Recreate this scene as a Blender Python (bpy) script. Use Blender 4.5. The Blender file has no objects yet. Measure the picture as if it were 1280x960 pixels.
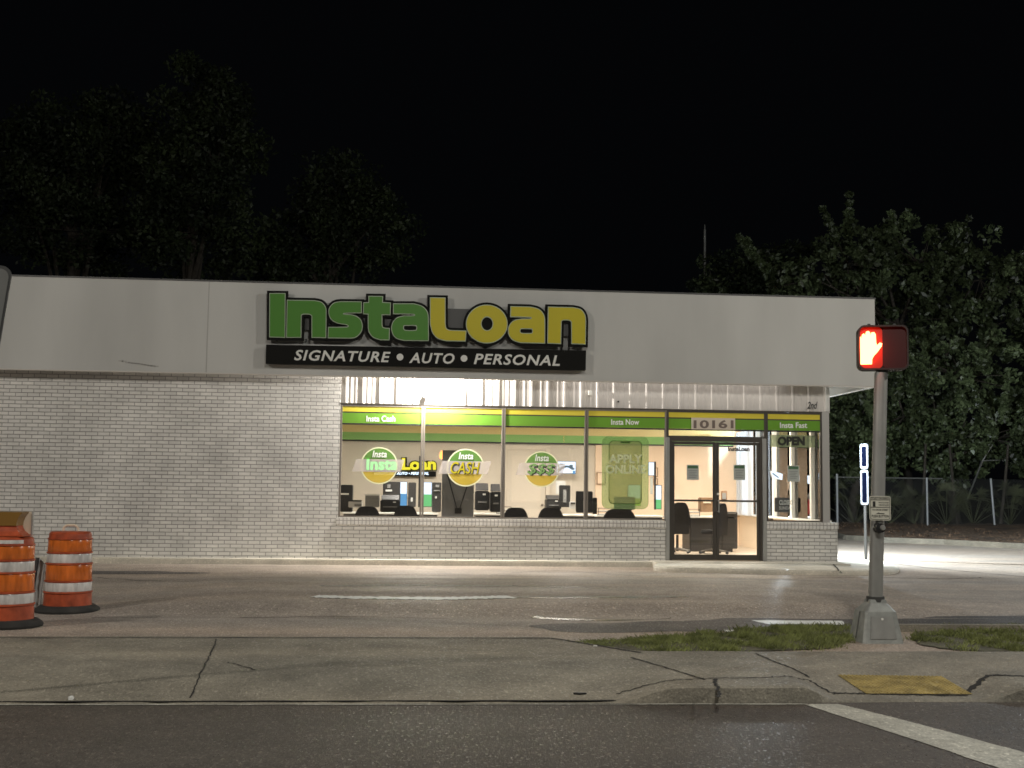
import bpy, bmesh, math, random
from mathutils import Vector, Matrix
import numpy as np
random.seed(7)
sc = bpy.context.scene
R = math.radians
# ---------------------------------------------------------------- camera
FPX = 1500.0                      # focal length for a 1280 px wide picture
CAM = Vector((0, 0, 1.40))
yaw, pitch, roll = R(4.85), R(5.03), R(0.72)
fwd = Vector((math.sin(yaw)*math.cos(pitch), math.cos(yaw)*math.cos(pitch), math.sin(pitch)))
r0 = Vector((math.cos(yaw), -math.sin(yaw), 0)); u0 = r0.cross(fwd)
rgt = r0*math.cos(roll) + u0*math.sin(roll); up = u0*math.cos(roll) - r0*math.sin(roll)
cd = bpy.data.cameras.new('camera'); cam = bpy.data.objects.new('camera', cd)
sc.collection.objects.link(cam)
m = Matrix.Identity(4)
for i in range(3):
    m[i][0] = rgt[i]; m[i][1] = up[i]; m[i][2] = -fwd[i]; m[i][3] = CAM[i]
cam.matrix_world = m
cd.lens = FPX/1280*36; cd.sensor_width = 36; cd.clip_end = 2000; cd.clip_start = 0.1
sc.camera = cam
# ---------------------------------------------------------------- world, lights, exposure
w = bpy.data.worlds.new('World'); sc.world = w; w.use_nodes = True
bg = w.node_tree.nodes['Background']; bg.inputs[0].default_value = (0.7, 0.8, 1.0, 1); bg.inputs[1].default_value = 0.0016
sc.view_settings.view_transform = 'Standard'; sc.view_settings.look = 'None'
sc.view_settings.exposure = 0; sc.view_settings.gamma = 1
sc.cycles.use_denoising = True
sc.cycles.pixel_filter_type = 'BLACKMAN_HARRIS'; sc.cycles.filter_width = 1.6
sc.cycles.max_bounces = 6; sc.cycles.transparent_max_bounces = 12
sc.cycles.sample_clamp_indirect = 4
F = 22.5                                            # facade plane
def lamp(name, kind, loc, power, col, size=0.2, aim=None, **k):
    d = bpy.data.lights.new(name, kind); o = bpy.data.objects.new(name, d); sc.collection.objects.link(o)
    d.energy = power; d.color = col; o.location = loc
    if kind == 'AREA':
        d.size = size
        if 'sy' in k: d.shape = 'RECTANGLE'; d.size_y = k['sy']
    else: d.shadow_soft_size = size
    if kind == 'SPOT':
        d.spot_size = R(k.get('cone', 120)); d.spot_blend = k.get('blend', 0.6)
    if aim is not None:
        v = (Vector(aim) - Vector(loc)); o.rotation_euler = v.to_track_quat('-Z', 'Y').to_euler()
    return o
lamp('street_light_right', 'POINT', (17, 7.0, 10), 3600, (1.0, 0.955, 0.88), 0.12)
lamp('street_light_left', 'POINT', (-13, 5.0, 10), 2900, (1.0, 0.93, 0.84), 0.2)
lamp('street_light_behind', 'POINT', (2, 1.5, 10), 2600, (0.97, 0.95, 0.88), 0.25)
lamp('soffit_flood', 'POINT', (0.48, F-0.18, 3.53), 1150, (1.0, 0.945, 0.87), 0.05)
lamp('soffit_fill', 'AREA', (4.9, F-0.17, 3.56), 4.5, (1.0, 0.945, 0.90), 4.4, aim=(4.9, F-0.17, 0), sy=.05)  # unseen fill lamp added to even out the corrugated strip
lamp('side_wall_flood', 'SPOT', (8.48, F+3.4, 3.3), 4200, (0.80, 0.92, 1.0), 0.05, aim=(14.0, F+4.0, 0), cone=150, blend=.6)
lamp('blind_fill', 'POINT', (8.9, F+5.0, 2.9), 600, (0.80, 0.92, 1.0), 0.05)  # added fill with no fixture, brightens the side blind and the lot
lamp('lot_flood', 'POINT', (19, F+3.0, 8.0), 2300, (0.84, 0.94, 1.0), 0.2)
# ---------------------------------------------------------------- helpers
def ray(px, py): return fwd*FPX + rgt*(px-640) + up*(480-py)
def onY(px, py, Y):
    d = ray(px, py); t = (Y-CAM.y)/d.y; return CAM + d*t
def onZ(px, py, z=0.0):
    d = ray(px, py); t = (z-CAM.z)/d.z; return CAM + d*t
def PX(px, Y, py=600): return onY(px, py, Y).x
def PZ(px, py, Y): return onY(px, py, Y).z

class MB:
    def __init__(s): s.v = []; s.f = []; s.mi = []; s.cur = 0
    def add(s, vs, fs):
        b = len(s.v); s.v += [tuple(p) for p in vs]; s.f += [tuple(b+i for i in f) for f in fs]; s.mi += [s.cur]*len(fs); return s
    def box(s, x0, y0, z0, x1, y1, z1):
        if x0 > x1: x0, x1 = x1, x0
        if y0 > y1: y0, y1 = y1, y0
        if z0 > z1: z0, z1 = z1, z0
        v = [(x0,y0,z0),(x1,y0,z0),(x1,y1,z0),(x0,y1,z0),(x0,y0,z1),(x1,y0,z1),(x1,y1,z1),(x0,y1,z1)]
        return s.add(v, [(0,3,2,1),(4,5,6,7),(0,1,5,4),(1,2,6,5),(2,3,7,6),(3,0,4,7)])
    def tube(s, a, b, ra, rb=None, n=10, caps=True):
        a = Vector(a); b = Vector(b); rb = ra if rb is None else rb
        d = (b-a).normalized(); x = d.orthogonal().normalized(); y = d.cross(x)
        v = []
        for p, r in ((a, ra), (b, rb)):
            for i in range(n):
                t = 2*math.pi*i/n; v.append(p + x*math.cos(t)*r + y*math.sin(t)*r)
        f = [(i, (i+1) % n, n+(i+1) % n, n+i) for i in range(n)]
        if caps: f += [tuple(range(n-1, -1, -1)), tuple(range(n, 2*n))]
        return s.add(v, f)
    def lathe(s, c, prof, n=32, caps=True):
        v = []; f = []
        for r, z in prof:
            for i in range(n):
                t = 2*math.pi*i/n; v.append((c[0]+r*math.cos(t), c[1]+r*math.sin(t), c[2]+z))
        for k in range(len(prof)-1):
            for i in range(n):
                j = (i+1) % n; f.append((k*n+i, k*n+j, (k+1)*n+j, (k+1)*n+i))
        if caps: f += [tuple(range(n-1, -1, -1)), tuple((len(prof)-1)*n+i for i in range(n))]
        return s.add(v, f)
    def loft(s, rings, caps=True):
        n = len(rings[0]); v = [p for r in rings for p in r]; f = []
        for k in range(len(rings)-1):
            for i in range(n):
                j = (i+1) % n; f.append((k*n+i, k*n+j, (k+1)*n+j, (k+1)*n+i))
        if caps: f += [tuple(range(n-1, -1, -1)), tuple((len(rings)-1)*n+i for i in range(n))]
        return s.add(v, f)
    def prism(s, pts, off):      # pts: 3D polygon, off: extrusion vector
        off = Vector(off); n = len(pts); v = [Vector(p) for p in pts] + [Vector(p)+off for p in pts]
        f = [tuple(range(n)), tuple(range(2*n-1, n-1, -1))] + [(i, n+i, n+(i+1) % n, (i+1) % n) for i in range(n)]
        return s.add(v, f)

def material_list(m): return m if isinstance(m, (list, tuple)) else [m]
def wloc(o):
    p = Vector((0, 0, 0))
    while o is not None: p = p + o.location; o = o.parent
    return p
def obj(name, mb, mat, parent=None, bevel=0, smooth=False, label=None, cat=None, group=None, kind=None, keep=False):
    me = bpy.data.meshes.new(name); me.from_pydata(mb.v, [], mb.f); me.update()
    for mm in material_list(mat): me.materials.append(mm)
    if any(mb.mi): me.polygons.foreach_set('material_index', mb.mi)
    bm = bmesh.new(); bm.from_mesh(me)
    bmesh.ops.recalc_face_normals(bm, faces=bm.faces)
    if bevel:
        es = [e for e in bm.edges if len(e.link_faces) == 2 and e.calc_face_angle(0) > 0.6]
        bmesh.ops.bevel(bm, geom=es, offset=bevel, segments=2, affect='EDGES', clamp_overlap=True)
    bm.to_mesh(me); bm.free()
    if smooth:
        me.polygons.foreach_set('use_smooth', [True]*len(me.polygons))
        try: me.set_sharp_from_angle(angle=R(40))
        except Exception: pass
    o = bpy.data.objects.new(name, me); sc.collection.objects.link(o)
    if parent is not None:
        me.transform(Matrix.Translation(-wloc(parent))); o.parent = parent
    elif not keep:
        c = np.array([v.co[:] for v in me.vertices]); p = Vector(((c[:,0].min()+c[:,0].max())/2, (c[:,1].min()+c[:,1].max())/2, c[:,2].min()))
        me.transform(Matrix.Translation(-p)); o.location = p
    tag(o, label, cat, group, kind); return o
def tag(o, label=None, cat=None, group=None, kind=None):
    if label: o['label'] = label
    if cat: o['category'] = cat
    if group: o['group'] = group
    if kind: o['kind'] = kind
def thing(name, loc, label, cat, group=None):
    o = bpy.data.objects.new(name, None); sc.collection.objects.link(o); o.location = loc; o.empty_display_size = .2
    tag(o, label, cat, group); return o
def copy_tree(o, parent=None):
    c = o.copy(); sc.collection.objects.link(c)
    if parent is not None: c.parent = parent
    for ch in list(o.children): copy_tree(ch, c)
    return c
def curve_geo(cu):
    o = bpy.data.objects.new('tmp', cu); sc.collection.objects.link(o)
    dg = bpy.context.evaluated_depsgraph_get(); dg.update(); me = o.evaluated_get(dg).to_mesh()
    v = [tuple(x.co) for x in me.vertices]; f = [tuple(p.vertices) for p in me.polygons]
    bpy.data.objects.remove(o); return v, f
def text_geo(s, shear=0, bold=0.0, extrude=0.0, spacing=1.0):
    cu = bpy.data.curves.new('t', 'FONT'); cu.body = s; cu.size = 1; cu.shear = shear; cu.offset = bold; cu.extrude = extrude
    cu.space_character = spacing; cu.resolution_u = 3
    v, f = curve_geo(cu); bpy.data.curves.remove(cu); return v, f
def put_text(mb, s, o, xv, yv, nv, W, H, **k):
    """fit the string in a W x H box, lower left corner o, xv right, yv up, nv towards the reader"""
    v, f = text_geo(s, **k); a = np.array(v); x0, y0 = a[:,0].min(), a[:,1].min(); sx = W/(a[:,0].max()-x0); sy = H/(a[:,1].max()-y0)
    o = Vector(o); xv = Vector(xv); yv = Vector(yv); nv = Vector(nv)
    mb.add([o + xv*((p[0]-x0)*sx) + yv*((p[1]-y0)*sy) + nv*p[2] for p in v], f); return mb
XV, ZV, NV = Vector((1,0,0)), Vector((0,0,1)), Vector((0,-1,0))
def text_px(mb, s, Y, x0, y0, x1, y1, **k):
    """a string on the plane facing -Y at Y, in the box of photo pixels (x0,y0 top left)"""
    a = onY(x0, y1, Y); b = onY(x1, y1, Y); c = onY(x0, y0, Y)
    xv = (b-a); W = xv.length; return put_text(mb, s, a, xv.normalized(), ZV, NV, W, c.z-a.z, **k)
def bx(mb, x0, y0, x1, y1, Y, d):           # a box whose front face at Y covers photo pixels x0..x1, y0..y1
    a = onY(x0, y1, Y); b = onY(x1, y0, Y); z0 = (onY(x0, y1, Y).z+onY(x1, y1, Y).z)/2; z1 = (onY(x0, y0, Y).z+onY(x1, y0, Y).z)/2
    return mb.box(PX(x0, Y, (y0+y1)/2), Y, z0, PX(x1, Y, (y0+y1)/2), Y+d, z1)
def chaikin(pts):
    out = []; n = len(pts)
    for i, p in enumerate(pts):
        if len(p) > 2 and p[2]:
            a = pts[i-1]; b = pts[(i+1) % n]
            for q, t in ((a, .25), (b, .25)): out.append((p[0]+(q[0]-p[0])*t, p[1]+(q[1]-p[1])*t, 1))
        else: out.append(p)
    return out
def shape_geo(loops, extrude=0, offset=0):
    cu = bpy.data.curves.new('s', 'CURVE'); cu.dimensions = '2D'; cu.fill_mode = 'BOTH'; cu.extrude = extrude; cu.offset = offset
    for L in loops:
        sp = cu.splines.new('POLY'); sp.points.add(len(L)-1)
        for i, p in enumerate(L): sp.points[i].co = (p[0], p[1], 0, 1)
        sp.use_cyclic_u = True
    v, f = curve_geo(cu); bpy.data.curves.remove(cu); return v, f
# ---------------------------------------------------------------- materials
def mat(name, col, rough=0.6, metal=0.0, emit=None, es=0, spec=0.5, noise=0, nscale=4.0, bump=0, bscale=40, stretch=(1,1,1), spots=0, alpha=1, detail=6):
    m = bpy.data.materials.new(name); m.use_nodes = True; nt = m.node_tree; b = nt.nodes['Principled BSDF']
    b.inputs['Base Color'].default_value = (*col, 1); b.inputs['Roughness'].default_value = rough; b.inputs['Metallic'].default_value = metal
    b.inputs['Specular IOR Level'].default_value = spec; b.inputs['Alpha'].default_value = alpha
    if emit: b.inputs['Emission Color'].default_value = (*emit, 1); b.inputs['Emission Strength'].default_value = es
    N = nt.nodes.new; L = nt.links.new
    if noise or bump:
        g = N('ShaderNodeNewGeometry'); mp = N('ShaderNodeMapping'); mp.inputs['Scale'].default_value = stretch; L(g.outputs['Position'], mp.inputs[0])
        if noise:
            n = N('ShaderNodeTexNoise'); n.inputs['Scale'].default_value = nscale; n.inputs['Detail'].default_value = detail; L(mp.outputs[0], n.inputs['Vector'])
            r = N('ShaderNodeMapRange'); r.inputs[1].default_value = .28; r.inputs[2].default_value = .72; r.inputs[3].default_value = 1-noise; r.inputs[4].default_value = 1+noise
            L(n.outputs[0], r.inputs[0])
            mx = N('ShaderNodeVectorMath'); mx.operation = 'SCALE'; mx.inputs[0].default_value = col; L(r.outputs[0], mx.inputs['Scale'])
            L(mx.outputs[0], b.inputs['Base Color'])
        if bump:
            n2 = N('ShaderNodeTexNoise'); n2.inputs['Scale'].default_value = bscale; n2.inputs['Detail'].default_value = 4; L(g.outputs['Position'], n2.inputs['Vector'])
            bp = N('ShaderNodeBump'); bp.inputs['Strength'].default_value = bump; bp.inputs['Distance'].default_value = 0.01; L(n2.outputs[0], bp.inputs['Height']); L(bp.outputs[0], b.inputs['Normal'])
    return m
def ground_mat(name, col, rough, v1, v2, grain, bump, bscale, streak=(0.25, 1.2, 1), wetness=0.0, tint=(1, .93, .86), spec=0.5):
    """asphalt / concrete: broad lateral stains, mottling, fine grain, drier and wetter areas"""
    m = bpy.data.materials.new(name); m.use_nodes = True; nt = m.node_tree; b = nt.nodes['Principled BSDF']; N = nt.nodes.new; L = nt.links.new
    g = N('ShaderNodeNewGeometry'); b.inputs['Specular IOR Level'].default_value = spec
    def noise(scale, st, detail=5):
        mp = N('ShaderNodeMapping'); mp.inputs['Scale'].default_value = st; L(g.outputs['Position'], mp.inputs[0])
        n = N('ShaderNodeTexNoise'); n.inputs['Scale'].default_value = scale; n.inputs['Detail'].default_value = detail; L(mp.outputs[0], n.inputs['Vector']); return n.outputs[0]
    def rng(o, a, c, lo=.3, hi=.7):
        r = N('ShaderNodeMapRange'); r.inputs[1].default_value = lo; r.inputs[2].default_value = hi; r.inputs[3].default_value = a; r.inputs[4].default_value = c; L(o, r.inputs[0]); return r.outputs[0]
    def mul(a, c):
        x = N('ShaderNodeMath'); x.operation = 'MULTIPLY'; L(a, x.inputs[0]); L(c, x.inputs[1]); return x.outputs[0]
    a = rng(noise(1.0, streak), 1-v1, 1+v1); bb = rng(noise(2.2, (1, 1, 1)), 1-v2, 1+v2); c = mul(rng(noise(70, (1, 1, 1), 2), 1-grain, 1+grain), rng(noise(24, (1, 1, 1), 3), 1-grain*.6, 1+grain*.6))
    fk = rng(noise(38, (1, .45, 1), 1), 1, 1+grain*2.2, .63, .70); fd = rng(noise(31, (1, .5, 1), 1), 1-grain*.8, 1, .30, .37)  # fk: pale stone flecks, partly sparkle painted into the base colour
    f = mul(mul(mul(a, bb), c), mul(fk, fd))
    mix = N('ShaderNodeMix'); mix.data_type = 'RGBA'; L(rng(noise(.5, streak), 0, 1), mix.inputs[0])
    mix.inputs[6].default_value = (*col, 1); mix.inputs[7].default_value = (col[0]*tint[0], col[1]*tint[1], col[2]*tint[2], 1)
    sc_ = N('ShaderNodeVectorMath'); sc_.operation = 'SCALE'; L(mix.outputs[2], sc_.inputs[0]); L(f, sc_.inputs['Scale']); L(sc_.outputs[0], b.inputs['Base Color'])
    L(mul(rng(noise(.8, streak), rough-wetness, rough+.1), rng(noise(52, (1, .5, 1), 1), 1.0, .45, .58, .68)), b.inputs['Roughness'])
    n2 = N('ShaderNodeTexNoise'); n2.inputs['Scale'].default_value = bscale; n2.inputs['Detail'].default_value = 3; L(g.outputs['Position'], n2.inputs['Vector'])
    bp = N('ShaderNodeBump'); bp.inputs['Strength'].default_value = bump; bp.inputs['Distance'].default_value = 0.012; L(n2.outputs[0], bp.inputs['Height']); L(bp.outputs[0], b.inputs['Normal'])
    return m
def brick_mat(name, c1, c2, mortar, bw=.213, rh=.0695, vertical=False):
    m = bpy.data.materials.new(name); m.use_nodes = True; nt = m.node_tree; b = nt.nodes['Principled BSDF']; N = nt.nodes.new; L = nt.links.new
    g = N('ShaderNodeNewGeometry'); sp = N('ShaderNodeSeparateXYZ'); L(g.outputs['Position'], sp.inputs[0])
    ad = N('ShaderNodeMath'); ad.operation = 'ADD'; L(sp.outputs[0], ad.inputs[0]); L(sp.outputs[1], ad.inputs[1])
    cb = N('ShaderNodeCombineXYZ'); L(ad.outputs[0], cb.inputs[0]); L(sp.outputs[2], cb.inputs[1])
    wn = N('ShaderNodeTexNoise'); wn.inputs['Scale'].default_value = 3; L(g.outputs['Position'], wn.inputs['Vector'])
    wm = N('ShaderNodeVectorMath'); wm.operation = 'SCALE'; wm.inputs['Scale'].default_value = .012; L(wn.outputs['Color'], wm.inputs[0])
    wa = N('ShaderNodeVectorMath'); wa.operation = 'ADD'; L(cb.outputs[0], wa.inputs[0]); L(wm.outputs[0], wa.inputs[1])
    t = N('ShaderNodeTexBrick'); t.inputs['Scale'].default_value = 1; t.inputs['Brick Width'].default_value = bw; t.inputs['Row Height'].default_value = rh
    t.inputs['Mortar Size'].default_value = .0065; t.inputs['Mortar Smooth'].default_value = .15; t.inputs['Bias'].default_value = -.1
    if vertical: t.offset = 0
    t.inputs['Color1'].default_value = (*c1, 1); t.inputs['Color2'].default_value = (*c2, 1); t.inputs['Mortar'].default_value = (*mortar, 1); L(wa.outputs[0], t.inputs['Vector'])
    n = N('ShaderNodeTexNoise'); n.inputs['Scale'].default_value = 1.1; n.inputs['Detail'].default_value = 8; n.inputs['Roughness'].default_value = .65; L(g.outputs['Position'], n.inputs['Vector'])
    r = N('ShaderNodeMapRange'); r.inputs[1].default_value = .3; r.inputs[2].default_value = .7; r.inputs[3].default_value = .74; r.inputs[4].default_value = 1.12; L(n.outputs[0], r.inputs[0])
    mx = N('ShaderNodeVectorMath'); mx.operation = 'SCALE'; L(t.outputs['Color'], mx.inputs[0]); L(r.outputs[0], mx.inputs['Scale']); L(mx.outputs[0], b.inputs['Base Color'])
    n3 = N('ShaderNodeTexNoise'); n3.inputs['Scale'].default_value = 45; n3.inputs['Detail'].default_value = 4; L(g.outputs['Position'], n3.inputs['Vector'])
    hh = N('ShaderNodeMath'); hh.operation = 'MULTIPLY_ADD'; hh.inputs[1].default_value = -1; L(t.outputs['Fac'], hh.inputs[0]); 
    h2 = N('ShaderNodeMath'); h2.operation = 'MULTIPLY'; h2.inputs[1].default_value = .7; L(n3.outputs[0], h2.inputs[0]); L(h2.outputs[0], hh.inputs[2])
    bp = N('ShaderNodeBump'); bp.inputs['Strength'].default_value = .9; bp.inputs['Distance'].default_value = .012; L(hh.outputs[0], bp.inputs['Height']); L(bp.outputs[0], b.inputs['Normal'])
    b.inputs['Roughness'].default_value = .62; return m
def glass_mat(name, tint=(1, 1, 1), refl=.07):
    m = bpy.data.materials.new(name); m.use_nodes = True; nt = m.node_tree; nt.nodes.clear(); N = nt.nodes.new; L = nt.links.new
    o = N('ShaderNodeOutputMaterial'); t = N('ShaderNodeBsdfTransparent'); t.inputs[0].default_value = (*tint, 1); gl = N('ShaderNodeBsdfGlossy'); gl.inputs['Roughness'].default_value = .01
    fr = N('ShaderNodeFresnel'); fr.inputs[0].default_value = 1.5; ma = N('ShaderNodeMath'); ma.operation = 'MULTIPLY_ADD'; ma.inputs[1].default_value = 1.2; ma.inputs[2].default_value = refl-.04
    L(fr.outputs[0], ma.inputs[0]); mx = N('ShaderNodeMixShader'); L(ma.outputs[0], mx.inputs[0]); L(t.outputs[0], mx.inputs[1]); L(gl.outputs[0], mx.inputs[2]); L(mx.outputs[0], o.inputs[0]); return m
def film_mat(name, col, opacity=.6, rough=.4, trans=.35):
    """vinyl film on glass: part opaque, part clear, some light through"""
    m = bpy.data.materials.new(name); m.use_nodes = True; nt = m.node_tree; nt.nodes.clear(); N = nt.nodes.new; L = nt.links.new
    o = N('ShaderNodeOutputMaterial'); d = N('ShaderNodeBsdfDiffuse'); d.inputs[0].default_value = (*col, 1); tl = N('ShaderNodeBsdfTranslucent'); tl.inputs[0].default_value = (*col, 1)
    t = N('ShaderNodeBsdfTransparent'); t.inputs[0].default_value = (*[min(1, .60+.40*c/max(col)) for c in col], 1)
    a = N('ShaderNodeMixShader'); a.inputs[0].default_value = trans; L(d.outputs[0], a.inputs[1]); L(tl.outputs[0], a.inputs[2])
    b = N('ShaderNodeMixShader'); b.inputs[0].default_value = opacity; L(t.outputs[0], b.inputs[1]); L(a.outputs[0], b.inputs[2]); L(b.outputs[0], o.inputs[0]); return m
def emit_mat(name, col, s):
    m = bpy.data.materials.new(name); m.use_nodes = True; nt = m.node_tree; nt.nodes.clear(); e = nt.nodes.new('ShaderNodeEmission'); e.inputs[0].default_value = (*col, 1); e.inputs[1].default_value = s
    o = nt.nodes.new('ShaderNodeOutputMaterial'); nt.links.new(e.outputs[0], o.inputs[0]); return m
M = {}
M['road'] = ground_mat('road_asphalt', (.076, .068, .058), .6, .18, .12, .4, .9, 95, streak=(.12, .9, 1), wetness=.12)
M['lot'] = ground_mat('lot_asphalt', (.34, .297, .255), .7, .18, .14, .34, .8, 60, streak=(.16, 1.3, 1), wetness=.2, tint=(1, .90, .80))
M['walk'] = ground_mat('sidewalk_concrete', (.22, .205, .166), .8, .18, .22, .2, .5, 60, streak=(.3, .9, 1), wetness=.1)
M['ledge'] = ground_mat('ledge_concrete', (.56, .54, .47), .7, .12, .14, .12, .25, 50, streak=(.4, 1, 1))
M['dirt'] = ground_mat('dark_dirt', (.035, .032, .026), .9, .3, .3, .4, .6, 50)
M['crack'] = mat('crack_dirt', (.018, .016, .013), .95)
M['mulch'] = ground_mat('mulch', (.10, .065, .04), .95, .3, .5, .5, .9, 40, streak=(1, 1, 1))
M['puddle'] = mat('puddle_water', (.02, .02, .02), .02, spec=1.0, bump=.015, bscale=5)
M['shallow'] = mat('shallow_water', (.13, .12, .11), .16, spec=.8, bump=.05, bscale=8)
M['film'] = mat('water_film', (.10, .095, .088), .17, spec=1.0, bump=.3, bscale=26)
M['wet'] = mat('wet_asphalt', (.13, .12, .11), .36, spec=.7, bump=.5, bscale=70, noise=.3, nscale=8)
M['stain'] = ground_mat('dark_wet_asphalt', (.085, .076, .07), .6, .3, .3, .3, .4, 80)
M['paint'] = ground_mat('road_paint_and_reflection', (.40, .40, .35), .6, .12, .22, .25, .3, 90)  # road markings, also the fainter painted reflections on the lot
M['reflscrapw'] = mat('white_reflection_and_scrap', (.82, .82, .78), .5, noise=.1, nscale=8)  # white of the painted lot reflections and of a litter scrap
M['brick'] = brick_mat('painted_brick', (.74, .72, .68), (.62, .605, .575), (.30, .29, .27))
M['header'] = brick_mat('brick_header_course', (.74, .72, .68), (.64, .62, .585), (.34, .32, .30), bw=.07, rh=.4, vertical=True)
M['stucco'] = mat('white_stucco', (.52, .52, .495), .75, noise=.13, nscale=.7, bump=.15, bscale=120, stretch=(1, 1, .25))
M['panel'] = mat('corrugated_metal', (.62, .59, .555), .75, spec=.2, noise=.05, nscale=5, stretch=(3, 1, .3))
M['soffit'] = mat('soffit_paint', (.55, .52, .48), .7)
M['alu'] = mat('brushed_aluminium', (.20, .18, .155), .8, .0, spec=.15, noise=.08, nscale=20, stretch=(1, 1, .1))
M['bronze'] = mat('dark_bronze', (.06, .052, .043), .5, .3)
M['greyframe'] = mat('grey_frame', (.38, .37, .35), .5, .3)
M['glass'] = glass_mat('window_glass')
M['vyellow'] = film_mat('yellow_vinyl', (.80, .70, .10), .93, trans=.25)
M['vgreen'] = film_mat('green_vinyl', (.20, .42, .06), .93, trans=.25)
M['vblack'] = mat('black_vinyl', (.012, .012, .012), .6)
M['vwhite'] = mat('white_vinyl', (.85, .85, .82), .5)
M['dgreen'] = film_mat('decal_green', (.20, .38, .11), .62)
M['dyellow'] = film_mat('decal_yellow', (.74, .60, .12), .62)
M['dwhite'] = film_mat('decal_white', (.74, .70, .68), .36)
M['dring'] = film_mat('decal_ring', (.86, .88, .62), .95)
M['dphone'] = film_mat('phone_film_green', (.30, .40, .22), .34)
M['dphone2'] = film_mat('phone_film_light', (.42, .42, .27), .35)
M['dpline'] = film_mat('phone_film_line', (.05, .12, .03), .75)
M['dptext'] = film_mat('phone_film_text', (.75, .78, .58), .95)
M['wallL'] = mat('beige_wall', (.62, .56, .47), .8, noise=.03, nscale=2)
M['wallR'] = mat('peach_wall', (.78, .60, .44), .8, noise=.03, nscale=2)
M['igreen'] = mat('wall_stripe_green', (.24, .46, .14), .6)
M['itan'] = mat('wall_stripe_tan', (.72, .58, .26), .6)
M['ceil'] = mat('ceiling_tile', (.75, .75, .72), .9)
M['ifloor'] = mat('tile_floor', (.45, .38, .30), .35, noise=.1, nscale=3)
M['black'] = mat('black_plastic', (.018, .018, .018), .45)
M['fabric'] = mat('black_fabric', (.022, .021, .021), .85)
M['dark'] = mat('dark_laminate', (.028, .026, .025), .5)
M['grey'] = mat('grey_plastic', (.20, .20, .195), .6)
M['blind'] = film_mat('white_blind_cloth', (.85, .88, .92), 1.0, trans=.6)
M['openback'] = film_mat('open_sign_backing', (.30, .34, .24), .6)
M['lgrey'] = mat('light_grey_plastic', (.55, .55, .53), .5)
M['white'] = mat('white_laminate', (.80, .79, .74), .4)
M['door'] = mat('painted_door', (.66, .59, .49), .6)
M['paper'] = mat('paper_sheet', (.42, .45, .42), .6)
M['paperhead'] = mat('paper_green_header', (.07, .16, .08), .6)
M['wood'] = mat('brown_wood', (.22, .13, .07), .6, noise=.2, nscale=8)
M['red'] = mat('red_cloth', (.35, .03, .03), .7)
M['screenw'] = emit_mat('screen_white', (.78, .88, 1.0), 1.6)
M['screenb'] = emit_mat('screen_blue', (.16, .42, .75), 1.0)
M['screeng'] = emit_mat('screen_green', (.25, .80, .30), .9)
M['screeny'] = emit_mat('screen_yellow', (.75, .85, .12), .9)
M['screend'] = emit_mat('screen_dark', (.25, .36, .42), .5)
M['ledgreen'] = emit_mat('lit_green_letters', (.10, .95, .16), 2.6)
M['ledyellow'] = emit_mat('lit_yellow_letters', (1.0, .88, .06), 1.1)
M['ledwhite'] = emit_mat('lit_white_letters', (.70, .85, 1.0), 2.6)
M['orefl'] = emit_mat('orange_reflection_glow', (1.0, .38, .10), 3.0)  # glow of the orange reflection put in behind the glass
M['sgreen'] = mat('sign_green_face', (.065, .215, .022), .45, spec=.3)
M['syellow'] = mat('sign_yellow_face', (.50, .43, .012), .45, spec=.3)
M['sblack'] = mat('sign_black', (.007, .007, .006), .7, spec=.15)
M['swhite'] = mat('sign_white_text', (.66, .66, .62), .4)
M['strim'] = mat('sign_trim', (.35, .42, .30), .4)
M['plate'] = mat('address_plate', (.62, .54, .44), .5)
M['platetext'] = mat('address_digits', (.16, .12, .10), .5)
M['orange'] = mat('orange_plastic', (.38, .07, .025), .42, noise=.35, nscale=9)
M['rorange'] = mat('orange_reflective', (.58, .14, .025), .18, noise=.32, nscale=16, stretch=(1, 1, .3))
M['rwhite'] = mat('white_reflective', (.60, .57, .54), .18, noise=.32, nscale=16, stretch=(1, 1, .3))
M['rubber'] = mat('black_rubber', (.028, .026, .023), .9, noise=.4, nscale=6)
M['amber'] = mat('amber_lens', (.22, .12, .03), .3)
M['cream'] = mat('cream_board', (.70, .58, .44), .7)
M['galv'] = mat('galvanised_steel', (.34, .34, .32), .5, .55, noise=.14, nscale=9, stretch=(1, 1, .4))
M['castalu'] = mat('cast_aluminium', (.30, .31, .29), .55, .35, noise=.22, nscale=11, bump=.2, bscale=40)
M['dgrey'] = mat('dark_grey_metal', (.07, .07, .068), .5, .3)
M['signback'] = mat('sign_back', (.20, .20, .19), .5, .5, noise=.1)
M['house'] = mat('signal_housing', (.035, .028, .026), .6, spec=.3)
M['lens'] = mat('signal_lens', (.42, .03, .012), .5)
M['lens2'] = mat('signal_dark_lens', (.045, .008, .007), .4)
M['hand'] = emit_mat('orange_hand', (1.0, .20, .075), 11)
M['ppaper'] = mat('push_sign_face', (.62, .60, .50), .5)
M['pblack'] = mat('push_sign_black', (.03, .03, .028), .5)
M['blue'] = mat('parking_sign_blue', (.002, .003, .009), .95, spec=.0)
M['wsign'] = mat('parking_sign_white', (.22, .235, .26), .6)
M['tactile'] = mat('tactile_yellow', (.33, .25, .085), .7, noise=.45, nscale=7, bump=.3, bscale=60)
M['grass'] = mat('grass_blades', (.17, .19, .055), .6, noise=.65, nscale=5)
M['grass2'] = mat('grass_soil', (.085, .078, .045), .9, noise=.4, nscale=6)
M['bark'] = mat('bark', (.06, .05, .038), .85, noise=.3, nscale=6, bump=.5, bscale=20)
M['leafA'] = mat('leaves_light', (.10, .13, .06), .38, noise=.6, nscale=1.3)
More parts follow.
